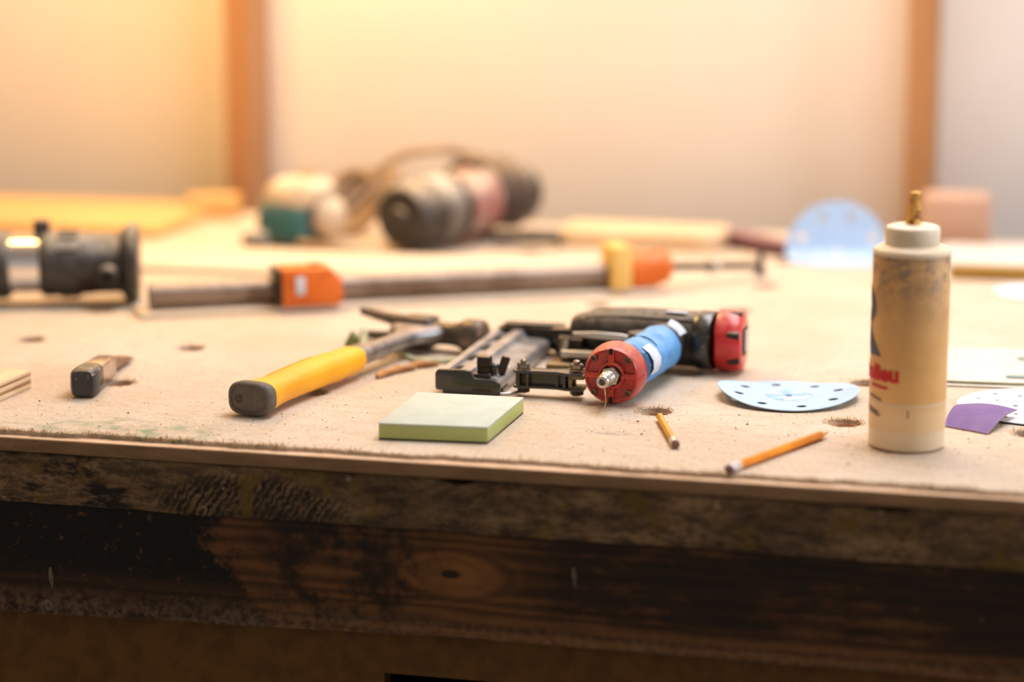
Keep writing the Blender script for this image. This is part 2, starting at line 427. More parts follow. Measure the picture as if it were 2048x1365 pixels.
class MB:
    def __init__(self):
        self.bm = bmesh.new()

    def merge(self, src, mtx=None):
        if mtx is not None:
            bmesh.ops.transform(src, matrix=mtx, verts=src.verts[:])
        me = bpy.data.meshes.new('tmp')
        src.to_mesh(me)
        src.free()
        self.bm.from_mesh(me)
        bpy.data.meshes.remove(me)
        return self

    def box(self, c, s, bevel=0.0, mtx=None, seg=2):
        b = bmesh.new()
        bmesh.ops.create_cube(b, size=1.0)
        bmesh.ops.scale(b, vec=s, verts=b.verts[:])
        if bevel:
            bmesh.ops.bevel(b, geom=b.edges[:], offset=bevel, segments=seg, affect='EDGES', profile=0.5)
        bmesh.ops.translate(b, vec=c, verts=b.verts[:])
        return self.merge(b, mtx)

    def lathe(self, prof, mtx=None, seg=32, wob=None):
        b = bmesh.new()
        rings = []
        for r, h in prof:
            if r < 1e-6:
                rings.append([b.verts.new((0, 0, h))])
            else:
                ring = []
                for i in range(seg):
                    a = 2 * math.pi * i / seg
                    rr = r * (1 + (wob(a, h) if wob else 0))
                    ring.append(b.verts.new((rr * math.cos(a), rr * math.sin(a), h)))
                rings.append(ring)
        for p, q in zip(rings, rings[1:]):
            if len(p) == 1 and len(q) == 1:
                continue
            for i in range(seg):
                j = (i + 1) % seg
                if len(p) == 1:
                    b.faces.new((p[0], q[j], q[i])) if False else b.faces.new((p[0], q[i], q[j]))
                elif len(q) == 1:
                    b.faces.new((p[i], p[j], q[0]))
                else:
                    b.faces.new((p[i], p[j], q[j], q[i]))
        bmesh.ops.recalc_face_normals(b, faces=b.faces[:])
        return self.merge(b, mtx)

    def cyl(self, p0, p1, r0, r1=None, seg=20, bevel=0.0):
        p0, p1 = Vector(p0), Vector(p1)
        r1 = r0 if r1 is None else r1
        L = (p1 - p0).length
        if bevel:
            prof = [(0, 0), (r0 - bevel, 0), (r0, bevel), (r1, L - bevel), (r1 - bevel, L), (0, L)]
        else:
            prof = [(0, 0), (r0, 0), (r1, L), (0, L)]
        return self.lathe(prof, axis(p0, p1), seg)

    def tube(self, pts, r, seg=10, closed=False):
        pts = [Vector(p) for p in pts]
        n = len(pts)
        b = bmesh.new()
        rings = []
        up = None
        for i, p in enumerate(pts):
            t = (pts[(i + 1) % n] - pts[i - 1]) if closed else (pts[min(i + 1, n - 1)] - pts[max(i - 1, 0)])
            t.normalize()
            if up is None:
                up = Vector((0, 0, 1)) if abs(t.z) < 0.9 else Vector((1, 0, 0))
            up = (up - t * up.dot(t)).normalized()
            s = t.cross(up)
            rr = r(i / (n - 1)) if callable(r) else r
            rings.append([b.verts.new(p + (up * math.cos(2 * math.pi * k / seg) + s * math.sin(2 * math.pi * k / seg)) * rr) for k in range(seg)])
        m = n if closed else n - 1
        for i in range(m):
            a, c = rings[i], rings[(i + 1) % n]
            for k in range(seg):
                l = (k + 1) % seg
                b.faces.new((a[k], a[l], c[l], c[k]))
        if not closed:
            b.faces.new(rings[0])
            b.faces.new(rings[-1])
        bmesh.ops.recalc_face_normals(b, faces=b.faces[:])
        return self.merge(b)

    def prism(self, poly, a0, a1, mtx=None, bevel=0.0):
        """2-D outline extruded along local Z from a0 to a1."""
        b = bmesh.new()
        lo = [b.verts.new((x, y, a0)) for x, y in poly]
        f = b.faces.new(lo)
        r = bmesh.ops.extrude_face_region(b, geom=[f])
        vs = [e for e in r['geom'] if isinstance(e, bmesh.types.BMVert)]
        bmesh.ops.translate(b, vec=(0, 0, a1 - a0), verts=vs)
        bmesh.ops.recalc_face_normals(b, faces=b.faces[:])
        if bevel:
            bmesh.ops.bevel(b, geom=b.edges[:], offset=bevel, segments=2, affect='EDGES', profile=0.5, clamp_overlap=True)
        return self.merge(b, mtx)

    def loft(self, stations, seg=28, n=3.2):
        """stations: (centre, u vector, v vector[, exponent]); super-ellipse sections joined and capped."""
        b = bmesh.new()
        rings = []
        for st in stations:
            c, u, v = Vector(st[0]), Vector(st[1]), Vector(st[2])
            e = st[3] if len(st) > 3 else n
            ring = []
            for k in range(seg):
                a = 2 * math.pi * k / seg
                ca, sa = math.cos(a), math.sin(a)
                ring.append(b.verts.new(c + u * (abs(ca) ** (2 / e) * (1 if ca >= 0 else -1)) + v * (abs(sa) ** (2 / e) * (1 if sa >= 0 else -1))))
            rings.append(ring)
        for p, q in zip(rings, rings[1:]):
            for k in range(seg):
                l = (k + 1) % seg
                b.faces.new((p[k], p[l], q[l], q[k]))
        b.faces.new(rings[0])
        b.faces.new(rings[-1])
        bmesh.ops.recalc_face_normals(b, faces=b.faces[:])
        return self.merge(b)

    def plate(self, outer, holes, z0, z1, pts=(), bend=None, bottom=True):
        """flat sheet with holes: constrained triangulation, walls round every loop."""
        vs, es = [], []
        loops = [outer] + list(holes)
        for lp in loops:
            s = len(vs)
            vs += [Vector(p) for p in lp]
            es += [(s + i, s + (i + 1) % len(lp)) for i in range(len(lp))]
        vs += [Vector(p) for p in pts]
        ov, oe, of, oi, _, _ = delaunay_2d_cdt(vs, es, [], 1, 1e-7)
        owner = {}
        s = len(outer)
        for k, lp in enumerate(holes):
            for i in range(s, s + len(lp)):
                owner[i] = k
            s += len(lp)
        vo = [next((owner[i] for i in src if i in owner), None) for src in oi]
        b = bmesh.new()
        f = bend or (lambda x, y: 0.0)
        t = [b.verts.new((p.x, p.y, z1 + f(p.x, p.y))) for p in ov]
        d = [b.verts.new((p.x, p.y, z0 + f(p.x, p.y))) for p in ov]
        cnt = {}
        seen = set()
        for tri in of:
            key = frozenset(tri)
            hk = {vo[i] for i in tri}
            if len(key) < 3 or key in seen or (len(hk) == 1 and None not in hk):
                continue
            seen.add(key)
            b.faces.new([t[i] for i in tri])
            if bottom:
                b.faces.new([d[i] for i in reversed(tri)])
            for i in range(len(tri)):
                e = (tri[i], tri[(i + 1) % len(tri)])
                cnt[e] = 1
        for (i, j) in cnt:
            if (j, i) not in cnt:
                b.faces.new((t[j], t[i], d[i], d[j]))
        bmesh.ops.recalc_face_normals(b, faces=b.faces[:])
        return self.merge(b)


def axis(p0, p1, up=(0, 0, 1)):
    """matrix whose Z runs from p0 to p1."""
    p0, p1 = Vector(p0), Vector(p1)
    z = (p1 - p0).normalized()
    u = Vector(up)
    if abs(z.dot(u)) > 0.98:
        u = Vector((0, 1, 0))
    x = u.cross(z).normalized()
    y = z.cross(x)
    m = Matrix((x, y, z)).transposed().to_4x4()
    m.translation = p0
    return m


def spline(pts, n=8):
    pts = [Vector(p) for p in pts]
    out = []
    for i in range(len(pts) - 1):
        p0, p1, p2, p3 = pts[max(i - 1, 0)], pts[i], pts[i + 1], pts[min(i + 2, len(pts) - 1)]
        for k in range(n):
            t = k / n
            out.append(0.5 * ((2 * p1) + (p2 - p0) * t + (2 * p0 - 5 * p1 + 4 * p2 - p3) * t * t + (3 * p1 - p0 - 3 * p2 + p3) * t ** 3))
    out.append(pts[-1])
    return out


def circle(cx, cy, r, n=24, jit=0.0):
    return [(cx + (r + random.uniform(-jit, jit)) * math.cos(2 * math.pi * i / n), cy + (r + random.uniform(-jit, jit)) * math.sin(2 * math.pi * i / n)) for i in range(n)]


def link_mesh(name, mb, material, parent=None, smooth=35, shift=None):
    if shift is not None:
        bmesh.ops.translate(mb.bm, vec=shift, verts=mb.bm.verts[:])
    me = bpy.data.meshes.new(name)
    mb.bm.to_mesh(me)
    mb.bm.free()
    me.materials.append(material)
    if smooth:
        me.shade_smooth()
        me.set_sharp_from_angle(angle=R(smooth))
    o = bpy.data.objects.new(name, me)
    COL.objects.link(o)
    if parent:
        o.parent = parent
    return o


def tag(o, label, cat, group=None):
    o['label'] = label
    o['category'] = cat
    if group:
        o['group'] = group
    return o


def thing(name, label, cat, loc, rot=0.0, group=None):
    """Empty at the thing's base; loc is (x, y, height above the bench top)."""
    o = bpy.data.objects.new(name, None)
    o.empty_display_size = 0.02
    COL.objects.link(o)
    o.location = (loc[0], loc[1], TOP + loc[2] + (LIFT if loc[2] > -0.5 else 0))
    o.rotation_euler = (0, 0, rot)
    return tag(o, label, cat, group)


def part(name, mb, material, root, smooth=35, label=None):
    """part given in the thing's own local coordinates."""
    o = link_mesh(name, mb, material, root, smooth)
    if label:
        o['label'] = label
    return o


def wpart(name, mb, material, root, top=None, smooth=35, label=None):
    """part given in bench coordinates (unrotated thing); top = the thing that owns root when root is itself a part."""
    own = top or root
    l = own.location
    o = link_mesh(name, mb, material, root, smooth, (-l.x, -l.y, -(round(l.z - TOP, 3) if l.z < 0.5 else 0)))
    if label:
        o['label'] = label
    return o


def single(name, label, cat, mb, material, loc=(0, 0, 0), rot=0.0, group=None, smooth=35):
    o = link_mesh(name, mb, material, None, smooth)
    o.location = (loc[0], loc[1], TOP + loc[2] + (LIFT if loc[2] > -0.5 else 0))
    o.rotation_euler = (0, 0, rot)
    return tag(o, label, cat, group)


def text_mesh(s, size, bold=0.0, extrude=0.0, align='LEFT'):
    c = bpy.data.curves.new('lettering', 'FONT')
    c.body = s
    c.size = size
    c.offset = bold
    c.extrude = extrude
    c.align_x = align
    c.resolution_u = 4
    o = bpy.data.objects.new('lettering', c)
    COL.objects.link(o)
    dg = bpy.context.evaluated_depsgraph_get()
    dg.update()
    me = bpy.data.meshes.new_from_object(o.evaluated_get(dg))
    bpy.data.objects.remove(o)
    b = bmesh.new()
    b.from_mesh(me)
    bpy.data.meshes.remove(me)
    return b


# ------------------------------------------------------------------ setting: room shell


def structure(name, mb, material):
    o = link_mesh(name, mb, material, None, 0)
    o['kind'] = 'structure'
    return o


WY = 1.465     # face of the back wall
mb = MB(); mb.box((0.15, -0.6, -0.05), (5.6, 4.6, 0.1)); structure('floor', mb, M['floor'])
mb = MB(); mb.box((0.15, WY + 0.05, 1.4), (5.6, 0.1, 2.8)); structure('wall_back', mb, M['plaster'])
mb = MB(); mb.box((0.15, -0.6, 2.85), (5.6, 4.6, 0.1)); structure('ceiling', mb, M['plain'])
mb = MB(); mb.box((-2.6, -0.6, 1.4), (0.1, 4.2, 2.8)); structure('wall_left', mb, M['plain'])
mb = MB(); mb.box((2.9, -0.6, 1.4), (0.1, 4.2, 2.8)); structure('wall_right', mb, M['plain'])
for n, xc in ((1, -0.748), (2, 0.203)):
    mb = MB(); mb.box((0, 0, 1.4), (0.037, 0.087, 2.8), 0.003)
    o = structure('trim_%d' % n, mb, M['stud'])
    o.location = (xc, WY - 0.0435, 0)

# ------------------------------------------------------------------ workbench
bench = thing('workbench', 'heavy workbench with a worn, drilled top and black-stained front apron', 'workbench', (0, 0, -TOP))
X0, X1, Y1 = -1.35, 1.12, 1.29
HR = 0.0135
holes = []
for yy in (0.212, 0.381, 0.549, 0.715, 0.881, 1.05, 1.21):
    for xx in (-1.26, -1.09, -0.93, -0.765, -0.597, -0.425, -0.240, -0.085, 0.074, 0.241, 0.395, 0.56, 0.73, 0.9, 1.05):
        holes.append((xx + random.uniform(-0.004, 0.004), yy + random.uniform(-0.003, 0.003)))
skip = {(0.395, 0.381), (0.395, 0.549), (0.241, 0.549), (0.395, 0.715), (0.241, 0.715), (-0.425, 0.549)}


def shown(h):
    return not any(abs(h[0] - a) < 0.02 and abs(h[1] - b) < 0.02 for a, b in skip)


holes = [h for h in holes if shown(h)]
hole_r = [HR * random.uniform(0.95, 1.12) for _ in holes]


def front_y(x):
    n = noise.noise(Vector((x * 14, 1.3, 0))) * 0.005 + noise.noise(Vector((x * 70, 4.3, 0))) * 0.003 + noise.noise(Vector((x * 300, 2.3, 0))) * 0.0015
    return max(0.004, 0.0135 + n)


front = []
k = 0
x = X0
while x < X1:
    front.append((x, front_y(x)))
    x += 0.0028 if -0.55 < x < 0.5 else 0.012
front.append((X1, front_y(X1)))
outer = front + [(X1, Y1), (X0, Y1)]
mb = MB()
mb.plate(outer, [circle(h[0], h[1], r, 26, 0.0009) for h, r in zip(holes, hole_r)], -0.0035, 0.0)
wpart('top_sheet', mb, M['top'], bench, smooth=0)
mb = MB()
mb.plate([(X0, 0.021), (X1, 0.021), (X1, Y1), (X0, Y1)], [circle(h[0], h[1], HR, 18) for h in holes], -0.0145, -0.0035)
wpart('core_board', mb, M['core'], bench, smooth=0)
mb = MB()
mb.box(((X0 + X1) / 2, (0.03 + Y1) / 2, -0.038), (X1 - X0, Y1 - 0.03, 0.044))
wpart('under_slab', mb, M['slab'], bench, smooth=0)


def rough_board(z0, z1, y0, y1, amp, seed, nz=9, step=0.006, chips=(), low=0.0):
    """front board with a bruised face: the grid is pushed in and out and its lower edge wanders."""
    b = bmesh.new()
    nx = int((X1 - X0) / step)
    g = []
    for i in range(nx + 1):
        xx = X0 + (X1 - X0) * i / nx
        lo = z0 + low * max(0.0, min(1.0, (-xx - 0.05) / 0.4)) + noise.noise(Vector((xx * 9, seed, 0))) * amp * 1.6 + noise.noise(Vector((xx * 50, seed, 3))) * amp * 0.6
        hi = z1
        for cx, cw, ch in chips:
            if abs(xx - cx) < cw:
                hi += ch * (0.5 + 0.5 * math.cos(math.pi * (xx - cx) / cw))
        col = []
        for j in range(nz + 1):
            t = j / nz
            zz = lo + (hi - lo) * t
            rnd = amp * (noise.noise(Vector((xx * 22, zz * 40, seed))) + 0.6 * noise.noise(Vector((xx * 90, zz * 120, seed))))
            if j == 0 or j == nz:
                rnd += amp * 1.2
            col.append(b.verts.new((xx, y0 + rnd, zz)))
        g.append(col)
    for i in range(nx):
        for j in range(nz):
            b.faces.new((g[i][j], g[i + 1][j], g[i + 1][j + 1], g[i][j + 1]))
        a, c = g[i], g[i + 1]
    back_lo = [b.verts.new((c[0].co.x, y1, c[0].co.z)) for c in g]
    back_hi = [b.verts.new((c[-1].co.x, y1, c[-1].co.z)) for c in g]
    for i in range(nx):
        b.faces.new((g[i][0], back_lo[i], back_lo[i + 1], g[i + 1][0]))
        b.faces.new((g[i][-1], g[i + 1][-1], back_hi[i + 1], back_hi[i]))
        b.faces.new((back_lo[i], back_hi[i], back_hi[i + 1], back_lo[i + 1]))
    m = MB()
    m.merge(b)
    return m


wpart('edge_board', rough_board(-0.0605, -0.0168, 0.0015, 0.028, 0.0014, 2.1, chips=((-0.045, 0.02, -0.004), (0.30, 0.03, -0.003))), M['edge'], bench, smooth=60)
wpart('front_lipping', rough_board(-0.0150, -0.0043, 0.0, 0.021, 0.0003, 5.5, nz=5), M['lip'], bench, smooth=60)
mb = MB(); mb.box(((X0 + X1) / 2, .0113, -.0039), (X1 - X0, .0205, .0008)); wpart('lip_highlight', mb, M['core'], bench, smooth=0)  # highlight along the top of the lipping, put in as an added pale strip
wpart('apron_board', rough_board(-0.1545, -0.0595, 0.015, 0.045, 0.0007, 7.7, low=-0.008), M['apron'], bench, smooth=60)
mb = MB()      # brown panel under the apron, with a slot cut through it
YP0, YP1 = 0.042, 0.060
SL, SR, ST, SB = -0.122, 0.03, -0.1995, -0.33
mb.box(((X0 + SL) / 2, (YP0 + YP1) / 2, -0.525), (SL - X0, YP1 - YP0, 0.75))
mb.box(((SR + X1) / 2, (YP0 + YP1) / 2, -0.525), (X1 - SR, YP1 - YP0, 0.75))
mb.box(((SL + SR) / 2, (YP0 + YP1) / 2, (ST - 0.15) / 2), (SR - SL, YP1 - YP0, ST * -1 - 0.15))
mb.box(((SL + SR) / 2, (YP0 + YP1) / 2, (SB - 0.9) / 2), (SR - SL, YP1 - YP0, 0.9 + SB))
wpart('lower_panel', mb, M['lower'], bench, smooth=0)
for sx in (X0 + 0.02, X1 - 0.02):
    mb = MB(); mb.box((sx, 0.67, -0.48), (0.04, 1.2, 0.84)); wpart('side_panel', mb, M['lower'], bench, smooth=0)
mb = MB(); mb.box(((X0 + X1) / 2, 1.275, -0.48), (X1 - X0 - 0.09, 0.02, 0.84)); wpart('back_panel', mb, M['lower'], bench, smooth=0)

for x, z, sx, sz in ((-.4168, -.1545, .0066, .0056), (-.4120, -.1290, .0022, .0100), (.0485, -.0950, .0022, .0090)):
    mb = MB()
    mb.loft([((x, .0150, z), Vector((sx, 0, .0012)), Vector((-.001, 0, sz)), 2), ((x, .0138, z), Vector((sx * .9, 0, .001)), Vector((-.001, 0, sz * .9)), 2.2), ((x, .0134, z), Vector((sx * .5, 0, 0)), Vector((0, 0, sz * .5)), 2)], 14)
    wpart('paint_drip', mb, M['drip'], bench, smooth=60)

# frayed fibres round the holes and along the broken front edge of the sheet
b = bmesh.new()


def strand(p, d, L, w):
    p, d = Vector(p), Vector(d).normalized()
    s = d.cross(Vector((0, 0, 1)))
    s = s.normalized() * w if s.length > 1e-4 else Vector((w, 0, 0))
    mid = p + d * L * 0.55 + Vector((0, 0, random.uniform(-0.0004, 0.001)))
    end = p + d * L
    end.z = max(end.z, 0.0002) if p.z > -0.001 else end.z
    a, c, e, f, g = (b.verts.new(v) for v in (p - s, p + s, mid + s * 0.8, mid - s * 0.8, end))
    b.faces.new((a, c, e, f))
    b.faces.new((f, e, g))


def covered(x, y):
    """holes under a tool or a board keep no standing fibres."""
    a = R(30.5)
    dx, dy = x + .300, y - .684
    u, v = dx * math.cos(a) + dy * math.sin(a), -dx * math.sin(a) + dy * math.cos(a)
    if abs(u) < .32 and abs(v) < .056:
        return True
    if -.80 < x < -.10 and .77 < y < .99:
        return True
    return (-.16 < x < .16 and .222 < y < .48) or (x < -.47 and y < .36) or (-.16 < x < 0 and y < .25) or (x > .26 and y > .37)


for (hx, hy), r in zip(holes, hole_r):
    if not (-0.75 < hx < 0.5 and hy < 0.95) or covered(hx, hy):
        continue
    near = hy < 0.3
    for _ in range(130 if near else 45):
        a = random.gauss(math.pi / 2, 1.1) if random.random() < 0.75 else random.uniform(0, 2 * math.pi)
        rr = r + random.uniform(-0.0012, 0.0045)
        out = random.choice((-1, -0.6, 0.5, 1))
        p = (hx + rr * math.cos(a), hy + rr * math.sin(a), 0.0)
        d = (out * math.cos(a) + random.uniform(-0.9, 0.9), out * math.sin(a) + random.uniform(-0.9, 0.9), random.uniform(0.05, 0.75))
        strand(p, d, random.uniform(0.002, 0.0055), random.uniform(0.00018, 0.0004))
for _ in range(5200):
    x = random.uniform(-0.52, 0.47)
    dens = 0.25 + max(0, noise.noise(Vector((x * 16, 9.1, 0)))) * 1.8 + (0.5 if x < -0.2 else 0)
    if random.random() > dens:
        continue
    y = front_y(x)
    p = (x, y + random.uniform(-0.001, 0.004), random.uniform(-0.002, 0.0005))
    d = (random.uniform(-1, 1), random.uniform(-1.2, 0.5), random.uniform(-0.1, 0.6))
    strand(p, d, random.uniform(0.002, 0.006), random.uniform(0.0002, 0.0005))
mb = MB(); mb.merge(b)
o = wpart('frayed_fibres', mb, M['fibre'], bench, smooth=0)
o['kind'] = 'stuff'

# crumbs and specks lying on the bench top
b = bmesh.new()
for _ in range(900):
    x, y = random.uniform(-0.6, 0.45), abs(random.gauss(0.0, 0.25)) + 0.02
    if y > 0.5 or y < .03 or covered(x, y) or any(math.hypot(x - h[0], y - h[1]) < .026 for h in holes):
        continue
    s = random.uniform(0.0002, 0.0006) * (1.6 if random.random() < 0.05 else 1)
    t = bmesh.ops.create_icosphere(b, subdivisions=1, radius=s)
    bmesh.ops.scale(b, vec=(random.uniform(0.7, 1.8), random.uniform(0.7, 1.4), 0.6), verts=t['verts'])
    bmesh.ops.translate(b, vec=(x, y, s * 0.6 + .0002), verts=t['verts'])
mb = MB(); mb.merge(b)
o = link_mesh('sawdust_crumbs', mb, M['chips'], None, 0)
o.location = (0, 0, TOP)
o['kind'] = 'stuff'
tag(o, 'dark crumbs and sawdust specks scattered over the bench top', 'sawdust')

# ------------------------------------------------------------------ framing hammer
ham = thing('hammer', 'claw hammer with yellow rubber grip and charcoal butt lying on the bench', 'hammer', (-0.262, 0.112, 0), R(-11.3))
ux, uz = Vector((1, 0, 0)), Vector((0, 0, 1))


def hst(y, cx, cz, w, h, e=2.6):
    return ((cx, y, cz), ux * w, uz * h, e)


mb = MB()
mb.loft([hst(0.006, 0, .0155, .0205, .0138, 3), hst(0.014, .0003, .0158, .0200, .0135), hst(0.026, .001, .016, .0172, .0126), hst(0.04, .001, .0162, .0158, .0122),
         hst(0.075, -.0005, .0166, .0160, .0126), hst(0.105, 0, .0170, .0166, .0130), hst(0.128, 0, .0172, .0164, .0128), hst(0.132, 0, .0172, .0170, .0134), hst(0.138, 0, .0172, .0170, .0134),
         hst(0.142, 0, .0172, .0160, .0126), hst(0.165, 0, .0174, .0152, .0122), hst(0.178, 0, .0176, .0146, .0118), hst(0.183, 0, .0176, .0128, .0104)], 36)
grip = part('grip', mb, M['yellow'], ham, 60)
mb = MB()      # molded lines along the upper side of the grip
for pts in ([(-.016, .03, .0225), (-.0125, .05, .0262), (-.0105, .075, .0283), (-.0098, .10, .0294), (-.011, .122, .0289)],
            [(-.0172, .03, .0186), (-.0155, .05, .0215), (-.0150, .075, .0230), (-.0152, .10, .0240), (-.0158, .122, .0232)],
            [(-.0172, .03, .0186), (-.0166, .028, .0205), (-.016, .03, .0225)], [(-.0145, .052, .0225), (-.0126, .053, .0255)]):
    mb.tube(spline(pts, 6), 0.0007, 6)
part('molded_line', mb, M['yellow'], grip)
mb = MB()
mb.loft([hst(0.008, 0, .0155, .0204, .0138, 3), hst(0.004, 0, .0155, .0216, .0150, 3.2), hst(-0.002, 0, .0155, .0218, .0152, 3.2), hst(-0.005, 0, .0155, .0208, .0143, 3.2), hst(-0.0064, 0, .0155, .0186, .0122, 3.2),
         hst(-0.0064, 0, .0155, .0176, .0112, 3.2), hst(-0.0054, 0, .0155, .0170, .0106, 3.2), hst(-0.0058, 0, .0155, .0120, .0070, 3), hst(-0.006, 0, .0155, .003, .002, 2)], 40)
bc = part('butt_cap', mb, M['butt'], ham, 50)
mb = MB()
for rr in (0.0036, 0.0022):
    mb.tube([(-.0098 + rr * math.cos(a * math.pi / 12), -.0062, .0155 + rr * math.sin(a * math.pi / 12)) for a in range(24)], 0.0004, 6, True)
mb.tube(spline([(-.0108, -.0062, .0160), (-.0098, -.0062, .0168), (-.0090, -.0062, .0156), (-.0099, -.0062, .0146)], 4), 0.0004, 6)
part('embossed_emblem', mb, M['butt'], bc)
mb = MB()
mb.loft([hst(0.176, 0, .0176, .0110, .0090, 3), hst(0.20, 0, .0178, .0105, .0086, 3), hst(0.25, 0, .0180, .0092, .0078, 3), hst(0.275, 0, .0182, .0098, .0076, 3), hst(0.292, -.002, .0182, .0150, .0080, 3),
         hst(0.306, -.004, .0182, .0260, .0092, 3), hst(0.316, -.004, .0182, .0300, .0100, 3)], 28)
nk = part('neck', mb, M['steel'], ham, 50)
mb = MB()
mb.loft([((0, .186, .0262), ux * .0045, uz * .0008), ((0, .24, .0254), ux * .0035, uz * .0008), ((0, .285, .0258), ux * .004, uz * .0008)], 12)
part('raised_rib', mb, M['steel'], nk)
mb = MB()
mx = axis((-0.012, .328, .0172), (1, .328 - .0, .0172))
mb.lathe([(0, 0), (.0130, 0), (.0134, .012), (.0118, .026), (.0112, .040), (.0128, .050), (.0160, .055), (.0168, .060), (.0168, .073), (.0158, .0755), (0, .0755)], mx, 32)
mb.box((-0.006, .327, .0176), (.034, .026, .031), .004)
hd = part('head', mb, M['forged'], ham, 45)
mb = MB()
mb.lathe([(0, .0752), (.0150, .0752), (.0150, .0762), (.013, .0772), (0, .0772)], mx, 28)
part('striking_face', mb, M['facesteel'], hd)
for z0, z1, tl in ((.0255, .0275, .0055), (.0095, .0065, .0055)):
    mb = MB()
    mb.loft([((-.014, .327, z0), Vector((0, .0105, 0)), uz * .0066, 4), ((-.035, .331, z0 * .6 + z1 * .4), Vector((0, .0085, 0)), uz * .0056, 4),
             ((-.060, .338, z1), Vector((0, .0055, 0)), uz * .0046, 4), ((-.084, .347, z1 + (.001 if z1 > .02 else -.001)), Vector((0, .002, 0)), uz * .0036, 4)], 16)
    part('claw', mb, M['forged'], hd)

# ------------------------------------------------------------------ pneumatic nailer
gun = thing('nail_gun', 'black pneumatic nailer with red end caps and blue tape round its handle', 'nail gun', (0.02, 0.32, 0))
AX, AZ = 0.401, 0.0300
mxb = axis((-.045, AX, AZ), (1, AX, AZ))
mb = MB()
mb.lathe([(0, 0), (.013, 0), (.0165, .006), (.0215, .022), (.0245, .042), (.0262, .065), (.0268, .09), (.0268, .132), (0, .132)], mxb, 40)
body = wpart('body', mb, M['black'], gun, smooth=50)
mb = MB()      # moulding seam along the upper front of the body
sa = R(48)
mb.loft([((xx, AX - rr * math.cos(sa), AZ + rr * math.sin(sa)), Vector((0, .0012 * math.sin(sa), .0012 * math.cos(sa))), Vector((0, -.0007 * math.cos(sa), .0007 * math.sin(sa)))) for xx, rr in ((-.028, .0200), (-.01, .0232), (.02, .0262), (.045, .0268), (.086, .0268))], 10)
wpart('body_seam', mb, M['dark'], body, gun)
mb = MB(); mb.box((.063, AX - .008, AZ + .0262), (.02, .008, .0012), .0004); wpart('rating_sticker', mb, M['tapeback'], body, gun)
mb = MB()
mb.lathe([(0, .128), (.0272, .128), (.0282, .130), (.0282, .143), (.0272, .145), (0, .145)], mxb, 40)
wpart('gasket_collar', mb, M['blackgloss'], body, gun)
wob = lambda a, h: 0.018 * math.cos(4 * a)
mb = MB()
mb.lathe([(0, .1448), (.0270, .1448), (.0292, .1470), (.0292, .1600), (.0284, .1650), (.0268, .1690), (.0255, .1702), (.0150, .1702), (0, .1702)], mxb, 48, wob)
cap2 = wpart('cylinder_cap', mb, M['redcap'], gun, smooth=45, label='red cylinder cap with bolts and exhaust port')
for a in (R(20), R(75), R(-35), R(130), R(180), R(235)):
    yy, zz = AX - .0262 * math.cos(a), AZ + .0262 * math.sin(a)
    mb = MB(); mb.cyl((.1125, yy, zz), (.1236, yy, zz), .0042, seg=16, bevel=.0005); mb.cyl((.1230, yy, zz), (.1242, yy, zz), .0022, seg=6)
    wpart('cap_bolt', mb, M['gunmetal'], cap2, gun)
mb = MB(); mb.box((.1250, AX - .001, AZ), (.0022, .024, .026), .0008); px = wpart('exhaust_recess', mb, M['dark'], cap2, gun)
mb = MB(); mb.box((.1262, AX + .001, AZ), (.0030, .015, .020), .0010); wpart('exhaust_port', mb, M['trigger'], cap2, gun)

# handle
h0, h1 = Vector((.057, .392, .0290)), Vector((.036, .236, .0278))
mxh = axis(h0, h1)
L = (h1 - h0).length
mb = MB()
mb.lathe([(0, 0), (.019, 0), (.0185, .03), (.0175, .08), (.0185, L - .03), (.021, L - .012), (.0225, L - .004), (0, L - .004)], mxh, 32)
hnd = wpart('handle', mb, M['black'], gun, smooth=50)


def crumple(a, h):
    return 0.035 * noise.noise(Vector((math.cos(a) * 2.2, math.sin(a) * 2.2, h * 40))) + 0.03 * noise.noise(Vector((math.cos(a) * 6, math.sin(a) * 6, h * 130)))


mb = MB()
mb.lathe([(.0195, .036), (.0215, .037)] + [(.0216 - .0008 * abs(math.sin(i * 0.7)), .037 + i * .0062) for i in range(1, 15)] + [(.0218, L - .030), (.0195, L - .028)], mxh, 56, crumple)
tape = wpart('blue_tape', mb, M['tape'], hnd, gun, smooth=70, label='crumpled blue masking tape')


def hpt(t, ang, r):
    """point on the handle: t along it from the body, ang round it (0 = right, 90 deg = up)."""
    d = (h1 - h0).normalized()
    rt = Vector((-d.y, d.x, 0)).normalized()
    if rt.x < 0:
        rt = -rt
    return h0 + d * (L * t) + rt * (r * math.cos(ang)) + Vector((0, 0, r * math.sin(ang)))


def flap(rows, material, name):
    b = bmesh.new()
    g = [[b.verts.new(p) for p in r] for r in rows]
    for i in range(len(g) - 1):
        for j in range(len(g[0]) - 1):
            b.faces.new((g[i][j], g[i + 1][j], g[i + 1][j + 1], g[i][j + 1]))
    bmesh.ops.recalc_face_normals(b, faces=b.faces[:])
    bmesh.ops.solidify(b, geom=b.faces[:], thickness=0.0004)
    m = MB(); m.merge(b)
    return wpart(name, m, material, hnd, gun, smooth=60)


flap([[hpt(t, R(a), .0222 + dr) for t in (.66, .72, .79)] for a, dr in ((55, 0), (35, .0014), (15, .0025), (-2, .0020), (-18, .0002))], M['tapeback'], 'torn_tape_flap')
flap([[hpt(t, R(a), .0221) for t in (.80, .84, .872)] for a in (40, 20, 0, -22)], M['tapedark'], 'tape_overlap')
flap([[hpt(t, R(a), .0225 + dr) for t, dr in ((.24, .0015), (.19, .005), (.15, .0035))] for a in (72, 58, 44, 32)], M['tapeback'], 'crumpled_tape_end')
mb = MB()
mb.tube(spline([hpt(.60, R(a), .0219) for a in (105, 80, 60, 40)], 5), .0006, 6)
wpart('tape_seam', mb, M['tapedark'], hnd, gun)

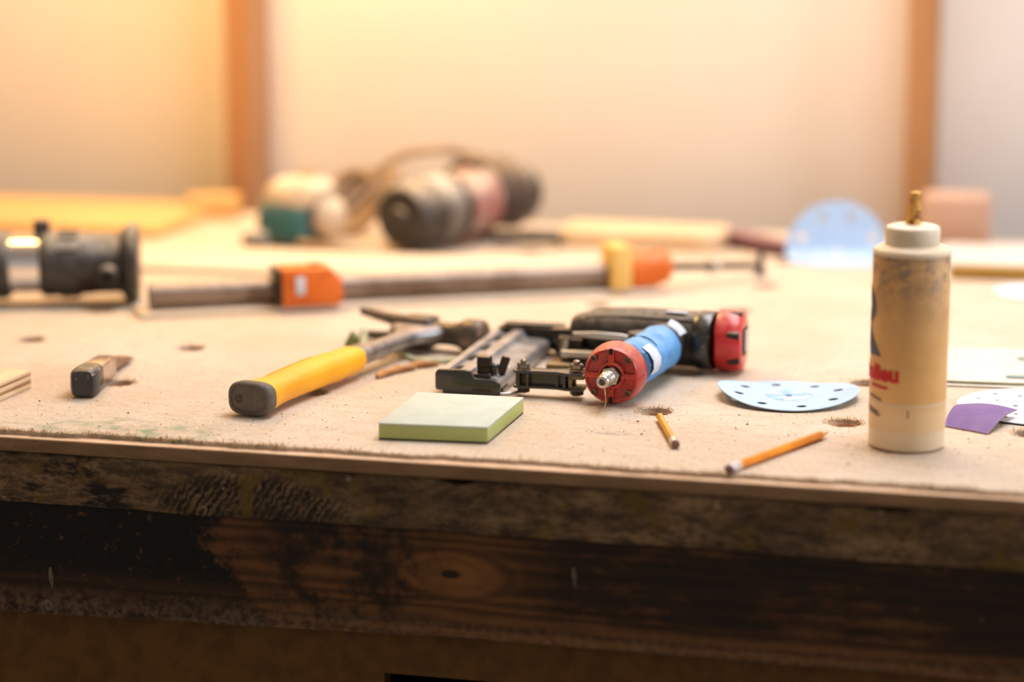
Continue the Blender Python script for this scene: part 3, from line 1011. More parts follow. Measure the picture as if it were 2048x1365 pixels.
# red cap closing the handle
face = Vector((.0335, .224, .0278))
dcap = Vector((-.06, -.998, -.0)).normalized()
mxc = axis(face, face + dcap)      # local X = right?, Y = up, Z = out of the face
mb = MB()
mb.lathe([(0, -.0275), (.0236, -.0275), (.0252, -.0262), (.0252, -.0235), (0, -.0235)], mxc, 40)
wpart('cap_gasket', mb, M['black'], gun)
mb = MB()
mb.lathe([(0, -.0238), (.0262, -.0238), (.0278, -.0215), (.0278, -.0150), (.0262, -.0060), (.0248, -.0012), (.0240, 0), (.0225, .0), (.0218, -.0016), (.0135, -.0030), (.0, -.0030)], mxc, 56,
         lambda a, h: (0.012 * math.cos(4 * a + math.pi) if h > -.012 else 0.0))
hc = wpart('handle_cap', mb, M['red'], gun, smooth=40, label='chipped red cap with brass-coloured screws and air plug')
for a in range(4):
    mb = MB()
    wd = .0048 if a % 2 == 0 else .0056
    mb.box((.0152, 0, -.0014), (.0160, wd, .0036), .0007, Matrix.Rotation(a * math.pi / 2, 4, 'Z'))
    bmesh.ops.transform(mb.bm, matrix=mxc, verts=mb.bm.verts[:])
    wpart('cap_rib', mb, M['redrib'], hc, gun)
for a in (R(90), R(-90)):
    mb = MB(); mb.box((.0218 * math.cos(a), .0218 * math.sin(a), -.0004), (.0036, .0052, .0030), .0006)
    bmesh.ops.transform(mb.bm, matrix=mxc, verts=mb.bm.verts[:])
    wpart('rib_notch', mb, M['dark'], hc, gun)
mb = MB()
mb.lathe([(.0125, -.0032), (.0122, .0002), (.0108, .0012), (.0098, .0012), (.0092, -.0006), (.0, -.0006)], mxc, 40)
hub = wpart('hub_ring', mb, M['redrib'], hc, gun)
for a in (44, 136, 224, 316):
    mb = MB()
    cx, cy = .0216 * math.cos(R(a)), .0216 * math.sin(R(a))
    mb.lathe([(0, -.003), (.0031, -.003), (.0031, .0006), (.0025, .0013), (.0014, .0013), (.0010, .0004), (0, .0004)], mxc @ Matrix.Translation((cx, cy, 0)), 18)
    wpart('cap_screw', mb, M['boltbrown'], hc, gun)
mb = MB(); mb.lathe([(0, -.001), (.0092, -.001), (.0092, .0004), (0, .0004)], mxc, 28); wpart('plug_seat', mb, M['dark'], hc, gun)
mb = MB()
mb.lathe([(0, 0), (.0078, 0), (.0088, .0008), (.0088, .0052), (.0078, .006), (0, .006)], mxc @ Matrix.Rotation(R(12), 4, 'Z'), 6)
mb.lathe([(.0064, .0055), (.0066, .010), (.0056, .0115), (.0066, .0135), (.0068, .0165), (.0050, .0195), (.0047, .0225), (.0058, .0245), (.0060, .0270), (.0050, .0285), (.0030, .0288), (.0027, .0270), (.0027, .020), (0, .020)], mxc, 28)
plug = wpart('air_plug', mb, M['steelcap'], hc, gun, smooth=30)
plug['label'] = 'bare steel air plug with hexagonal nut'

# magazine
mg = [(-.131, .0065), (-.131, .0200), (-.1285, .0235), (-.104, .0240), (-.0985, .0232), (-.0965, .0185), (-.094, .0165), (-.076, .0160), (-.0715, .0130), (-.0700, .0100), (-.0705, .001), (-.124, .001), (-.124, .0045), (-.1295, .0045)]
mxm = Matrix(((1, 0, 0, 0), (0, 0, 1, 0), (0, 1, 0, 0), (0, 0, 0, 1)))      # outline (x, z), extruded along y
mb = MB()
mb.prism([(-.1300, .0070), (-.1300, .0195), (-.1278, .0226), (-.1205, .0226), (-.1195, .0190), (-.1105, .0190), (-.1095, .0226), (-.1045, .0232), (-.0990, .0224), (-.0972, .0178), (-.0945, .0157), (-.0780, .0152), (-.0765, .0140),
          (-.0745, .0145), (-.0722, .0120), (-.0712, .0095), (-.0712, .0050), (-.0725, .0015), (-.1235, .0015), (-.1235, .0055)], .238, .440, mxm, 0.0)
mag = wpart('magazine', mb, M['rail'], gun, smooth=50, label='long worn grey metal nail magazine')
mb = MB(); mb.prism(mg, .2335, .2385, mxm, .0006); wpart('magazine_end_plate', mb, M['blackgloss'], mag, gun)
for yy in (.262, .312, .362, .408):
    mb = MB(); mb.box((-.1150, yy, .0193), (.0085, .020, .0014), .0004); wpart('rail_slot', mb, M['dark'], mag, gun)
mb = MB(); mb.cyl((-.0735, .240, .0050), (-.0735, .262, .0050), .0045, seg=18, bevel=.0012); wpart('latch_roller', mb, M['blackgloss'], mag, gun)
mb = MB(); mb.tube(spline([(-.072, .236, .0028), (-.062, .240, .0030), (-.057, .252, .0034), (-.060, .268, .004)], 6), .0016, 8); wpart('wire_clip', mb, M['trigger'], mag, gun)
# latch lever near the end plate
mb = MB(); mb.box((-.0895, .2480, .0175), (.0165, .013, .0040), .0010); lt = wpart('latch_base', mb, M['blackgloss'], mag, gun)
mb = MB()
mb.prism([(.2440, .0185), (.2440, .0245), (.2425, .0275), (.2435, .0345), (.2475, .0362), (.2530, .0340), (.2550, .0285), (.2535, .0190)], -.0945, -.0825, Matrix(((0, 0, 1, 0), (1, 0, 0, 0), (0, 1, 0, 0), (0, 0, 0, 1))), .0010)
wpart('latch_lever', mb, M['gunmetal'], lt, gun)
mb = MB(); mb.prism([(.2475, .0175), (.2475, .0265), (.2510, .0285), (.2570, .0255), (.2600, .0175)], -.0825, -.0770, Matrix(((0, 0, 1, 0), (1, 0, 0, 0), (0, 1, 0, 0), (0, 0, 0, 1))), .0008)
wpart('latch_cheek', mb, M['blackgloss'], lt, gun)
mb = MB(); mb.cyl((-.0775, .264, .0150), (-.0735, .2700, .0310), .0042, seg=20, bevel=.0012); wpart('latch_pin', mb, M['gunmetal'], lt, gun)
bt = text_mesh('JX52', .0085, .0002, .00012)
mb = MB(); mb.merge(bt, Matrix.Translation((-.0775, .243, .0162)) @ Matrix.Rotation(R(90), 4, 'Z'))
wpart('stamped_lettering', mb, M['white_ink'], mag, gun, smooth=0)
mb = MB(); mb.box((-.0805, .285, .0157), (.005, .030, .0006), .0002); wpart('white_label', mb, M['white_ink'], mag, gun)

# bracket from magazine to handle cap
mb = MB()
out = [(-.0615, .246), (-.0585, .2415), (-.030, .2435), (-.021, .2435), (-.011, .2395), (.003, .2395), (.003, .2620), (-.012, .2620), (-.022, .2575), (-.048, .2585), (-.0585, .2565)]
mb.prism(out, .0218, .0245, None, .0006)
mb.prism(out, .0080, .0105, None, .0006)
mb.prism([(-.060, .250), (-.004, .250), (-.004, .253), (-.060, .253)], .010, .022)
for xx, yy, sx in ((-.0560, .2460, .0030), (-.0475, .2460, .0022), (-.0130, .2445, .0022), (-.0205, .2480, .002)):
    mb.box((xx, yy, .016), (sx, .006, .013))
br = wpart('magazine_bracket', mb, M['blackgloss'], gun, label='black I-section bracket')
mb = MB(); mb.box((-.0515, .2505, .016), (.006, .009, .013), .001); wpart('bracket_bushing', mb, M['gunmetal'], br, gun)
mb = MB(); mb.box((-.002, .2490, .0205), (.014, .014, .0042), .0008); mb.box((-.002, .2490, .0100), (.014, .014, .0042), .0008); mb.box((-.0075, .2490, .0155), (.003, .014, .009)); wpart('pivot_fork', mb, M['brass'], br, gun)
for xx, yy, zz, rr in ((-.0525, .250, .0245, .0058), (-.0030, .249, .0262, .0064)):
    mb = MB()
    mx = Matrix.Translation((xx, yy, zz))
    mb.lathe([(0, 0), (rr * 1.15, 0), (rr * 1.15, .0010), (0, .0010)], mx, 24)
    mb.lathe([(0, .001), (rr * .92, .001), (rr, .0016), (rr, .0046), (rr * .9, .0055), (0, .0055)], mx @ Matrix.Rotation(R(10), 4, 'Z'), 6)
    mb.lathe([(rr * .5, .005), (rr * .5, .0082), (rr * .35, .0090), (0, .0090)], mx, 14)
    wpart('hex_nut', mb, M['nut'], br, gun, smooth=30)
    mb = MB(); mb.lathe([(0, 0), (rr * .8, 0), (rr, .001), (rr, .0052), (0, .0052)], Matrix.Translation((xx, yy, .0030)), 6); wpart('bolt_head', mb, M['gunmetal'], br, gun)

# nose, trigger and guard
mb = MB()
mb.prism([(-.125, .438), (-.125, .452), (-.060, .452), (-.030, .428), (-.030, .392), (-.052, .392), (-.060, .420), (-.072, .438)], .004, .0255, None, .0015)
nose = wpart('nose_casting', mb, M['gunmetal'], gun)
mb = MB(); mb.box((-.090, .447, .0268), (.060, .014, .0040), .0012); wpart('nose_plate', mb, M['blackgloss'], nose, gun)
mb = MB(); mb.cyl((-.058, .425, .0262), (-.058, .425, .0300), .006, seg=18, bevel=.001); wpart('nose_screw', mb, M['boltbrown'], nose, gun)
mb = MB(); mb.box((-.054, .415, .0285), (.022, .012, .0055), .0012); wpart('yoke_block', mb, M['gunmetal'], nose, gun)
mb = MB(); mb.loft([((-.036, .380, .0330), Vector((0, .003, 0)), uz * .0016), ((-.015, .376, .0335), Vector((0, .003, 0)), uz * .0034), ((.012, .374, .0330), Vector((0, .003, 0)), uz * .0034), ((.024, .375, .0322), Vector((0, .003, 0)), uz * .002)], 16)
wpart('trip_rod', mb, M['trigger'], gun, label='bare metal trip rod')
mb = MB(); mb.prism([(.018, .372), (.036, .385), (.046, .366), (.045, .330), (.038, .324), (.034, .352), (.022, .362)], .022, .040, None, .002)
wpart('trigger_guard', mb, M['black'], gun)
mb = MB(); mb.cyl((-.045, .372, .0150), (.030, .356, .0185), .0035, seg=14); wpart('safety_rod', mb, M['trigger'], gun)
mb = MB(); mb.cyl((-.046, .384, .0135), (-.046, .395, .024), .005, seg=14); mb.box((-.022, .376, .010), (.034, .016, .014), .002); wpart('safety_bracket', mb, M['gunmetal'], gun)
mb = MB(); mb.box((-.040, .350, .006), (.030, .010, .008), .002); wpart('spring_housing', mb, M['brass'], gun)

turn = Matrix.Translation((.06 - gun.location.x, AX - gun.location.y, 0)) @ Matrix.Rotation(R(-10), 4, 'Z') @ Matrix.Translation((gun.location.x - .06, gun.location.y - AX, 0))
for o in [body] + list(body.children_recursive):
    o.data.transform(turn)

# thread hanging from the air plug
mb = MB()
tp = face + dcap * .0262
pts = [tp + Vector((.001, -.0005, -.0050)), tp + Vector((.0022, -.001, -.0085)), tp + Vector((.0024, -.001, -.0125)), tp + Vector((.0030, -.0015, -.018)), tp + Vector((.0010, -.002, -.0235)), tp + Vector((-.004, -.004, -.0272))]
mb.tube([p - Vector((pts[-1].x, pts[-1].y, 0)) for p in spline(pts, 6)], lambda t: .0007 if t < .35 else .0004, 6)
single('thread', 'short tan thread dangling from the nail gun air plug', 'thread', mb, M['hemp'], (pts[-1].x, pts[-1].y, 0))

# ------------------------------------------------------------------ green sanding pad
pad = thing('sanding_pad', 'square green foam sanding pad with a grey abrasive face on top', 'sanding pad', (-.083, .119, 0), R(1.5))
quad = [(-.0475, -.0630), (.0450, -.0580), (.0495, .0600), (-.0465, .0600)]
mb = MB(); mb.prism(quad, .0012, .0126, None, .0003); part('foam_core', mb, M['padgreen'], pad)
mb = MB(); mb.prism([(x * 1.002, y * 1.002) for x, y in quad], .0126, .0142, None, .0004); part('abrasive_face', mb, M['padgrey'], pad)
mb = MB(); mb.prism([(x * .998, y * .998) for x, y in quad], 0, .0013, None, .0003); part('abrasive_back', mb, M['paddark'], pad)

# ------------------------------------------------------------------ pencils


def pencil(name, label, p0, p1, body_m, sharp, r=.0036):
    """p0 = eraser end, p1 = far end (bench coordinates, on the surface)."""
    p0, p1 = Vector((p0[0], p0[1], 0)), Vector((p1[0], p1[1], 0))
    d = p1 - p0
    Lp = d.length
    root = thing(name, label, 'pencil', (p0.x, p0.y, 0), math.atan2(d.y, d.x), 'pencils at the front of the bench')
    mx = axis((0, 0, r), (1, 0, r)) @ Matrix.Rotation(R(0), 4, 'Z')
    tip = .014 if sharp else 0.0
    mb = MB(); mb.lathe([(0, .016), (r, .016), (r, Lp - tip), (r * .6, Lp - tip + .0004), (0, Lp - tip + .0004)], mx, 6); part('barrel', mb, body_m, root, 25)
    mb = MB(); mb.lathe([(0, .005), (r * .98, .005), (r * 1.06, .0058), (r * 1.0, .008), (r * 1.06, .0095), (r * 1.0, .011), (r * 1.06, .0125), (r * 1.02, .0175), (0, .0175)], mx, 20); part('ferrule', mb, M['ferrule'], root)
    mb = MB(); mb.lathe([(0, 0), (r * .7, 0), (r * .95, .0012), (r * .95, .0055), (0, .0055)], mx, 18); part('eraser', mb, M['eraser'], root)
    mb = MB()
    if sharp:
        mb.lathe([(0, Lp - tip), (r * .93, Lp - tip), (r * .22, Lp - .002), (0, Lp - .002)], mx, 14)
        part('sharpened_tip', mb, M['barewood'], root)
        mb = MB(); mb.lathe([(0, Lp - .0025), (r * .25, Lp - .0025), (0, Lp + .0012)], mx, 10); part('lead_point', mb, M['lead'], root)
    else:
        mb.lathe([(0, Lp - .0002), (r * .85, Lp - .0002), (r * .7, Lp + .0022), (0, Lp + .0022)], mx, 8)
        part('broken_end', mb, M['shaving'], root)
    return root


pencil('pencil', 'long sharpened orange pencil whose white ferrule overhangs the bench edge', (.1725, .0105), (.2345, .158), M['pencil'], True)
pencil('pencil', 'short blunt yellow pencil stub in front of the nail gun', (.1185, .0815), (.0862, .1800), M['pencil2'], False)

# ------------------------------------------------------------------ glue bottle
bt = thing('glue_bottle', 'tall white squeeze glue bottle with amber film and crusted nozzle', 'bottle', (.3005, .143, 0))
BR = .0312
mb = MB()
mb.lathe([(0, .0008), (BR - .003, 0), (BR - .0006, .0015), (BR, .004), (BR, .1605), (BR + .0007, .1622), (BR + .0005, .1640), (BR - .0012, .1660), (BR - .004, .1672), (.0235, .1685), (.021, .170), (0, .170)], None, 56)
bb = part('bottle_body', mb, M['hdpe'], bt, 40)
mb = MB()
mb.lathe([(BR + .0001, .0165), (BR + .00035, .017), (BR + .00035, .1600), (BR + .0001, .1605)], None, 56)
lab = part('label', mb, M['label'], bt, 40, label='amber label film stained with dried glue')
mb = MB()
mb.lathe([(BR + .0004, .0385), (BR + .0006, .0390), (BR + .0006, .0394), (BR + .0004, .0398)], None, 56)
part('label_seam', mb, M['hdpe'], lab, 40)
def wrap(bm2, z, right_ang, rad=BR + .0008):
    """lay lettering round the bottle: its right end sits at angle right_ang."""
    mx_ = max(v.co.x for v in bm2.verts)
    for v in bm2.verts:
        a = right_ang - (mx_ - v.co.x) / rad
        rr = rad + v.co.z
        v.co = Vector((rr * math.cos(a), rr * math.sin(a), z + v.co.y))
    m = MB(); m.merge(bm2)
    return m


VIEW = math.atan2(-1.968, .161)      # direction from the bottle towards the front of the bench
part('brand_lettering', wrap(text_mesh('Richelieu', .0185, .0008, .0001), .0590, VIEW - R(14)), M['inkred'], lab, 0)
def letter_r():
    """heavy capital R, 44 mm wide and 56 mm tall, in narrow strips so that it wraps cleanly."""
    b = bmesh.new()

    def strip(pa, pb):
        n = 8
        g = [[b.verts.new((p[0] + (q[0] - p[0]) * i / n, p[1] + (q[1] - p[1]) * i / n, 0)) for p, q in zip(pa, pb)] for i in range(n + 1)]
        for i in range(n):
            for k in range(len(pa) - 1):
                b.faces.new((g[i][k], g[i][k + 1], g[i + 1][k + 1], g[i + 1][k]))
    strip([(0, 0), (0, .056)], [(.009, 0), (.009, .056)])
    arc = [R(90 - 10 * k) for k in range(19)]
    strip([(.009, .056), (.013, .056)] + [(.014 + .0205 * math.cos(a), .0395 + .0165 * math.sin(a)) for a in arc] + [(.013, .023), (.009, .023)],
          [(.009, .046), (.013, .046)] + [(.014 + .0090 * math.cos(a), .0395 + .0068 * math.sin(a)) for a in arc] + [(.013, .032), (.009, .032)])
    strip([(.010 + .014 * k / 6, .026 - .026 * k / 6) for k in range(7)], [(.022 + .021 * k / 6, .026 - .026 * k / 6) for k in range(7)])
    return b


part('initial_letter', wrap(letter_r(), .0785, VIEW - R(45)), M['inkblue'], lab, 0)
mb = MB()
for z, a1, a0, h, mkey in ((.0530, -35, -75, .0024, 'inkred'), ):
    for k in range(5):
        aa = VIEW + R(a1 - k * 7)
        mb.box((0, 0, 0), (.0032, .0004, h), 0, Matrix.Translation(((BR + .0007) * math.cos(aa), (BR + .0007) * math.sin(aa), z + k * .0002)) @ Matrix.Rotation(aa + math.pi / 2, 4, 'Z'))
part('small_print', mb, M['inkred'], lab, 0)
for z, a1 in ((.0425, -46), (.0320, -52), (.0295, -48)):
    mb = MB()
    for k in range(4):
        aa = VIEW + R(a1 - k * 7)
        mb.box((0, 0, 0), (.0040, .0004, .0018), 0, Matrix.Translation(((BR + .0007) * math.cos(aa), (BR + .0007) * math.sin(aa), z + k * .0007)) @ Matrix.Rotation(aa + math.pi / 2, 4, 'Z'))
    part('small_print', mb, M['inkgrey'], lab, 0)
aa = VIEW + R(1)
mb = MB(); mb.box((0, 0, 0), (.0010, .0004, .0065), 0, Matrix.Translation(((BR + .0007) * math.cos(aa), (BR + .0007) * math.sin(aa), .0325)) @ Matrix.Rotation(aa + math.pi / 2, 4, 'Z'))
part('print_mark', mb, M['inkgrey'], lab, 0)
mb = MB()
mb.lathe([(0, .168), (.0215, .168), (.0222, .169), (.0222, .1805), (.0212, .1830), (.0185, .1842), (.0075, .1850), (0, .1850)], None, 48, lambda a, h: .006 * (1 if math.sin(a * 30) > 0 else 0) if .1695 < h < .1806 else 0)
cp = part('screw_cap', mb, M['capwhite'], bt, 40)
mb = MB()
mb.lathe([(0, .184), (.0068, .184), (.0060, .190), (.0051, .198), (.0041, .2055), (.0046, .2085), (.0042, .2110), (.0, .2122)], None, 22,
         lambda a, h: .16 * noise.noise(Vector((math.cos(a) * 2, math.sin(a) * 2, h * 260))))
for v in mb.bm.verts:
    v.co.x += max(0, v.co.z - .190) * .07
part('nozzle', mb, M['nozzle'], cp, 60, label='amber glue-crusted nozzle')

# ------------------------------------------------------------------ abrasive discs and papers


def in_disc(r, n=15):
    out = []
    for i in range(-n, n + 1):
        for j in range(-n, n + 1):
            p = (r * i / n, r * j / n)
            if math.hypot(*p) < r * 0.95:
                out.append(p)
    return out


def free_of(pts, hs):
    return [p for p in pts if all(math.hypot(p[0] - c[0], p[1] - c[1]) > c[2] * 1.15 for c in hs)]


DR = .0635
hs = [(.046 * math.cos(R(22 + 45 * k)), .046 * math.sin(R(22 + 45 * k)), .0047) for k in range(8)] + [(0, 0, .0036)]
ra = R(10)


def saddle(x, y):
    u = x * math.cos(ra) + y * math.sin(ra)
    v = -x * math.sin(ra) + y * math.cos(ra)
    return max(0.0, 1.9 * u * u - (0.5 * v * v if v > 0 else -0.2 * v * v) + (3 * max(0, -u - .035) ** 2))


disc = thing('sanding_disc', 'pale blue curled sanding disc with eight dust holes beside the glue bottle', 'sanding disc', (.181, .302, .0002), R(0))
mb = MB(); mb.plate(circle(0, 0, DR, 72), [circle(a, c, r, 14) for a, c, r in hs], 0, .0009, free_of(in_disc(DR), hs), saddle); part('abrasive_sheet', mb, M['discblue'], disc, 60)
mb = MB(); mb.plate(circle(0, 0, .021, 36, .0012), [circle(0, 0, .0037, 14)], .0009, .00115, free_of(in_disc(.020, 5), [(0, 0, .004)]), saddle); part('loaded_centre', mb, M['discinner'], disc, 60)

WR = .0745
hs2 = []
for rr, nn, off in ((.024, 6, 10), (.043, 9, 0), (.060, 14, 8)):
    for k in range(nn):
        a = R(off + 360 * k / nn)
        hs2.append((rr * math.cos(a), rr * math.sin(a), .0030 if k % 2 else .0024))
wdisc = thing('sanding_disc', 'white sanding disc with many small holes at the right edge', 'sanding disc', (.405, .312, .0003))
mb = MB(); mb.plate(circle(0, 0, WR, 72), [circle(a, c, r, 10) for a, c, r in hs2], .0006, .0014, [], lambda x, y: 0.0); part('abrasive_sheet', mb, M['discwhite'], wdisc, 0)
mb = MB(); mb.plate(circle(0, 0, WR * .998, 72), [circle(a, c, r, 10) for a, c, r in hs2], 0, .0006, [], lambda x, y: 0.0); part('backing', mb, M['discback'], wdisc, 0)

# purple abrasive offcut, bowed, one corner lifted off the white disc
c00, c10, c11, c01 = Vector((.3255, .219, .0008)), Vector((.364, .197, .0010)), Vector((.385, .262, .0085)), Vector((.334, .286, .0052))
b = bmesh.new()
N = 10
g = []
for i in range(N + 1):
    row = []
    for j in range(N + 1):
        u, v = i / N, j / N
        p = c00 * (1 - u) * (1 - v) + c10 * u * (1 - v) + c11 * u * v + c01 * (1 - u) * v
        p.z += .0055 * math.sin(math.pi * v) * (1 - .35 * u) + .0028 * math.sin(math.pi * u) * v
        row.append(b.verts.new(p - Vector((.35, .24, 0))))
    g.append(row)
for i in range(N):
    for j in range(N):
        b.faces.new((g[i][j], g[i + 1][j], g[i + 1][j + 1], g[i][j + 1]))
mb = MB(); b2 = b.copy()
bmesh.ops.solidify(b, geom=b.faces[:], thickness=-.0005); mb.merge(b)
pp = thing('sandpaper_piece', 'purple sandpaper offcut resting half on the white disc', 'sandpaper', (.35, .24, 0))
part('grit_face', mb, M['purple'], pp, 60)
bmesh.ops.translate(b2, vec=(0, 0, -.0003), verts=b2.verts[:])
bmesh.ops.solidify(b2, geom=b2.faces[:], thickness=.0006)
mb = MB(); mb.merge(b2); part('paper_backing', mb, M['paperback'], pp, 60)

# newspaper: folded sheets
nw = thing('newspaper', 'folded printed newspaper lying flat behind the white disc', 'newspaper', (.45, .475, 0), R(3))
for k, (dx, dy, a, z) in enumerate(((.004, -.003, .6, .0), (-.003, .002, -.8, .0014), (.002, .004, .4, .0029))):
    mb = MB()
    mb.plate([(-.148, -.080), (.15, -.080), (.15, .082), (-.148, .082)], [], 0, .0006, [(-.148 + .298 * i / 12, -.07 + .15 * j / 6) for i in range(1, 12) for j in range(7)], lambda x, y: .0006 + .0006 * noise.noise(Vector((x * 22, y * 22, k * 3.3))))
    bmesh.ops.transform(mb.bm, matrix=Matrix.Translation((dx, dy, z)) @ Matrix.Rotation(R(a), 4, 'Z'), verts=mb.bm.verts[:])
    s = part('paper_sheet', mb, M['news'], nw, 0)
for x, y, sx, sy in ((-.075, -.052, .020, .012), (-.062, .035, .024, .018), (.005, .01, .03, .02)):
    mb = MB(); mb.box((x, y, .0052), (sx, sy, .0003)); part('printed_block', mb, M['grey_ink'], nw, 0)

# ------------------------------------------------------------------ left foreground: plywood block and steel tool
pb = thing('plywood_block', 'pale plywood block cut off by the left edge of the picture', 'plywood', (-.4985, .170, 0), R(90 - 2))
for k, (z0, z1, mk) in enumerate(((0, .0045, 'ply'), (.0045, .0075, 'plydark'), (.0075, .0115, 'ply'), (.0115, .0135, 'plydark'), (.0135, .0165, 'ply'))):
    mb = MB(); mb.box((-.060, .085, (z0 + z1) / 2), (.12, .17, z1 - z0), .0002); part('veneer', mb, M[mk], pb)

ch = thing('cold_chisel', 'short stubby steel chisel with battered black end beside the plywood block', 'chisel', (-.434, .140, 0), R(9))
mb = MB()
mb.loft([hst(0.000, 0, .0135, .0098, .0112, 4), hst(0.003, 0, .0135, .0118, .0132, 4), hst(0.016, 0, .0135, .0122, .0135, 4), hst(0.032, 0, .0134, .0114, .0128, 4), hst(0.036, 0, .0134, .0096, .0110, 4)], 28)
part('struck_end', mb, M['blackend'], ch, 50)
mb = MB()
mb.loft([hst(0.034, 0, .0134, .0102, .0115, 5), hst(0.037, 0, .0134, .0106, .0121, 5), hst(0.082, 0, .0125, .0100, .0108, 5), hst(0.088, 0, .012, .0080, .0090, 4)], 24)
part('collar', mb, M['collar'], ch, 50)
mb = MB()
mb.loft([hst(0.084, 0, .0118, .0062, .0072, 3), hst(0.12, 0, .0090, .0052, .0060, 3), hst(0.150, 0, .0055, .0058, .0035, 3), hst(0.165, 0, .0030, .0064, .0012, 3)], 20)
part('blade', mb, M['shaft'], ch, 50)

# ------------------------------------------------------------------ router motor at the left edge
mo0, mo1 = Vector((-.7425, .546, .0440)), Vector((-.5790, .6055, .0440))
rm = thing('router_motor', 'black router motor with a chrome band lying at the left edge', 'router motor', (-.65, .575, 0))
mxr = axis(mo0, mo1)
LM = (mo1 - mo0).length
mb = MB(); mb.lathe([(0, -.02), (.030, -.02), (.035, -.012), (.0375, .036), (.034, .041), (0, .041)], mxr, 36); wpart('end_bell', mb, M['mblack'], rm)
mb = MB(); mb.lathe([(0, .039), (.0310, .039), (.0310, .076), (0, .076)], mxr, 40); wpart('chrome_band', mb, M['chrome'], rm, label='polished chrome band')
mb = MB()
mb.lathe([(0, .073), (.0335, .073), (.0360, .076), (.0360, .088), (.0350, .090), (.0350, .117), (.0342, .119), (.0342, .128), (.0330, .130), (.0330, LM - .014), (0, LM - .014)], mxr, 40)
hs_ = wpart('motor_housing', mb, M['mblack'], rm, smooth=40)
for k in range(12):
    a = 2 * math.pi * k / 12
    mb = MB(); mb.box((.0350 * math.cos(a), .0350 * math.sin(a), .1035), (.0022, .006, .022), .0006, Matrix.Identity(4))
    bmesh.ops.transform(mb.bm, matrix=mxr, verts=mb.bm.verts[:])
    wpart('cooling_rib', mb, M['mblack'], hs_, rm)
mb = MB(); mb.lathe([(0, LM - .015), (.034, LM - .015), (.0405, LM - .010), (.0435, LM - .006), (.0435, LM + .002), (.040, LM + .005), (0, LM + .005)], mxr, 44); fl = wpart('end_flange', mb, M['mblack'], rm)
mb = MB(); mb.cyl((-.600, .592, .040), (-.590, .555, .034), .0125, .0115, 22, .0015); ck = wpart('cord_socket', mb, M['mblack'], fl, rm)
mb = MB(); mb.cyl((-.591, .559, .0348), (-.5895, .5535, .0339), .0080, seg=20); wpart('socket_opening', mb, M['dark'], ck, rm)
mb = MB(); mb.cyl((-.672, .5715, .074), (-.672, .5715, .093), .0085, .0092, 20, .0015); wpart('lock_knob', mb, M['mblack'], rm)

# ------------------------------------------------------------------ flat boards on the bench (behind the tools)


def board(name, label, c, size, rot, mk, cat='board', bevel=.001):
    mb = MB(); mb.box((0, 0, size[2] / 2), size, bevel)
    return single(name, label, cat, mb, M[mk], c, R(rot), None, 30)


board('wood_strip', 'long thin cream wood strip under the pipe clamp', (-.300, .684, 0), (.58, .062, .0055), 30.5, 'strip')
board('thin_board', 'wide thin pale board lying behind the pipe clamp', (-.45, .880, 0), (.62, .145, .007), 3, 'strip')
board('orange_board', 'orange-toned board lying flat along the wall at back left', (-1.02, 1.15, 0), (.58, .24, .014), 0, 'pine')
board('pine_offcut', 'small orange pine offcut lying before the left wall stud', (-.730, 1.235, .0), (.07, .045, .030), 20, 'pine')

# ------------------------------------------------------------------ pipe clamp
pc = thing('pipe_clamp', 'long steel pipe clamp with two orange cast jaws across the bench', 'clamp', (-.33, .70, 0))
P0, P1 = Vector((-.5360, .5400, .0205)), Vector((-.072, .8010, .0205))
pd = (P1 - P0).normalized()
mxp = axis(P0, P1)
LP = (P1 - P0).length
mb = MB(); mb.lathe([(.0100, 0), (.0135, 0), (.0135, LP), (.0, LP), (0, LP - .001), (.0100, .001), (.0100, 0)], mxp, 28); wpart('pipe', mb, M['pipe'], pc)
mb = MB(); mb.lathe([(0, .012), (.0102, .012), (.0102, .0115), (0, .0115)], mxp, 20); wpart('pipe_bore', mb, M['dark'], pc)


def onpipe(s, side=0.0, z=0.0):
    n = Vector((-pd.y, pd.x, 0))
    p = P0 + pd * s + n * side
    return Vector((p.x, p.y, z))


ang = math.atan2(pd.y, pd.x)


def pbox(mbx, s, side, z, sz, bevel=.002):
    p = onpipe(s, side, z)
    return mbx.box((0, 0, 0), sz, bevel, Matrix.Translation(p) @ Matrix.Rotation(ang, 4, 'Z'))


mb = MB()
mxz = Matrix.Translation(onpipe(.168, 0, 0)) @ Matrix.Rotation(ang, 4, 'Z') @ Matrix(((1, 0, 0, 0), (0, 0, -1, 0), (0, 1, 0, 0), (0, 0, 0, 1)))
mb.prism([(-.030, .0062), (.034, .0062), (.036, .012), (.036, .034), (.024, .047), (-.026, .047), (-.030, .043)], -.012, .032, mxz, .003)
tj = wpart('tail_jaw', mb, M['orange'], pc, label='orange cast tail jaw')
mb = MB(); pbox(mb, .135, -.010, .027, (.006, .046, .040), .002); wpart('jaw_plate', mb, M['gunmetal'], tj, pc)
mb = MB(); pbox(mb, .158, -.0325, .029, (.010, .002, .020), .0005); wpart('white_sticker', mb, M['tapeback'], tj, pc)
mb = MB(); p = onpipe(.178, -.012, .0455); mb.cyl(p, p + Vector((0, 0, .005)), .007, seg=18, bevel=.001); wpart('jaw_bolt', mb, M['orange'], tj, pc)
mb = MB(); pbox(mb, LP - .010, 0, .0305, (.024, .046, .048), .003); wpart('wood_jaw_pad', mb, M['tan'], pc, label='yellow wooden jaw pad')
mb = MB()
q0 = onpipe(LP + .0, 0, .0262)
mb.lathe([(0, 0), (.016, 0), (.019, .004), (.0195, .012), (.0170, .020), (.0185, .032), (.0185, .046), (.014, .052), (0, .052)], axis(q0, q0 + pd), 28)
pbox(mb, LP + .020, 0, .0165, (.034, .030, .020), .003)
hj = wpart('head_jaw', mb, M['orange'], pc, label='orange cast head jaw')
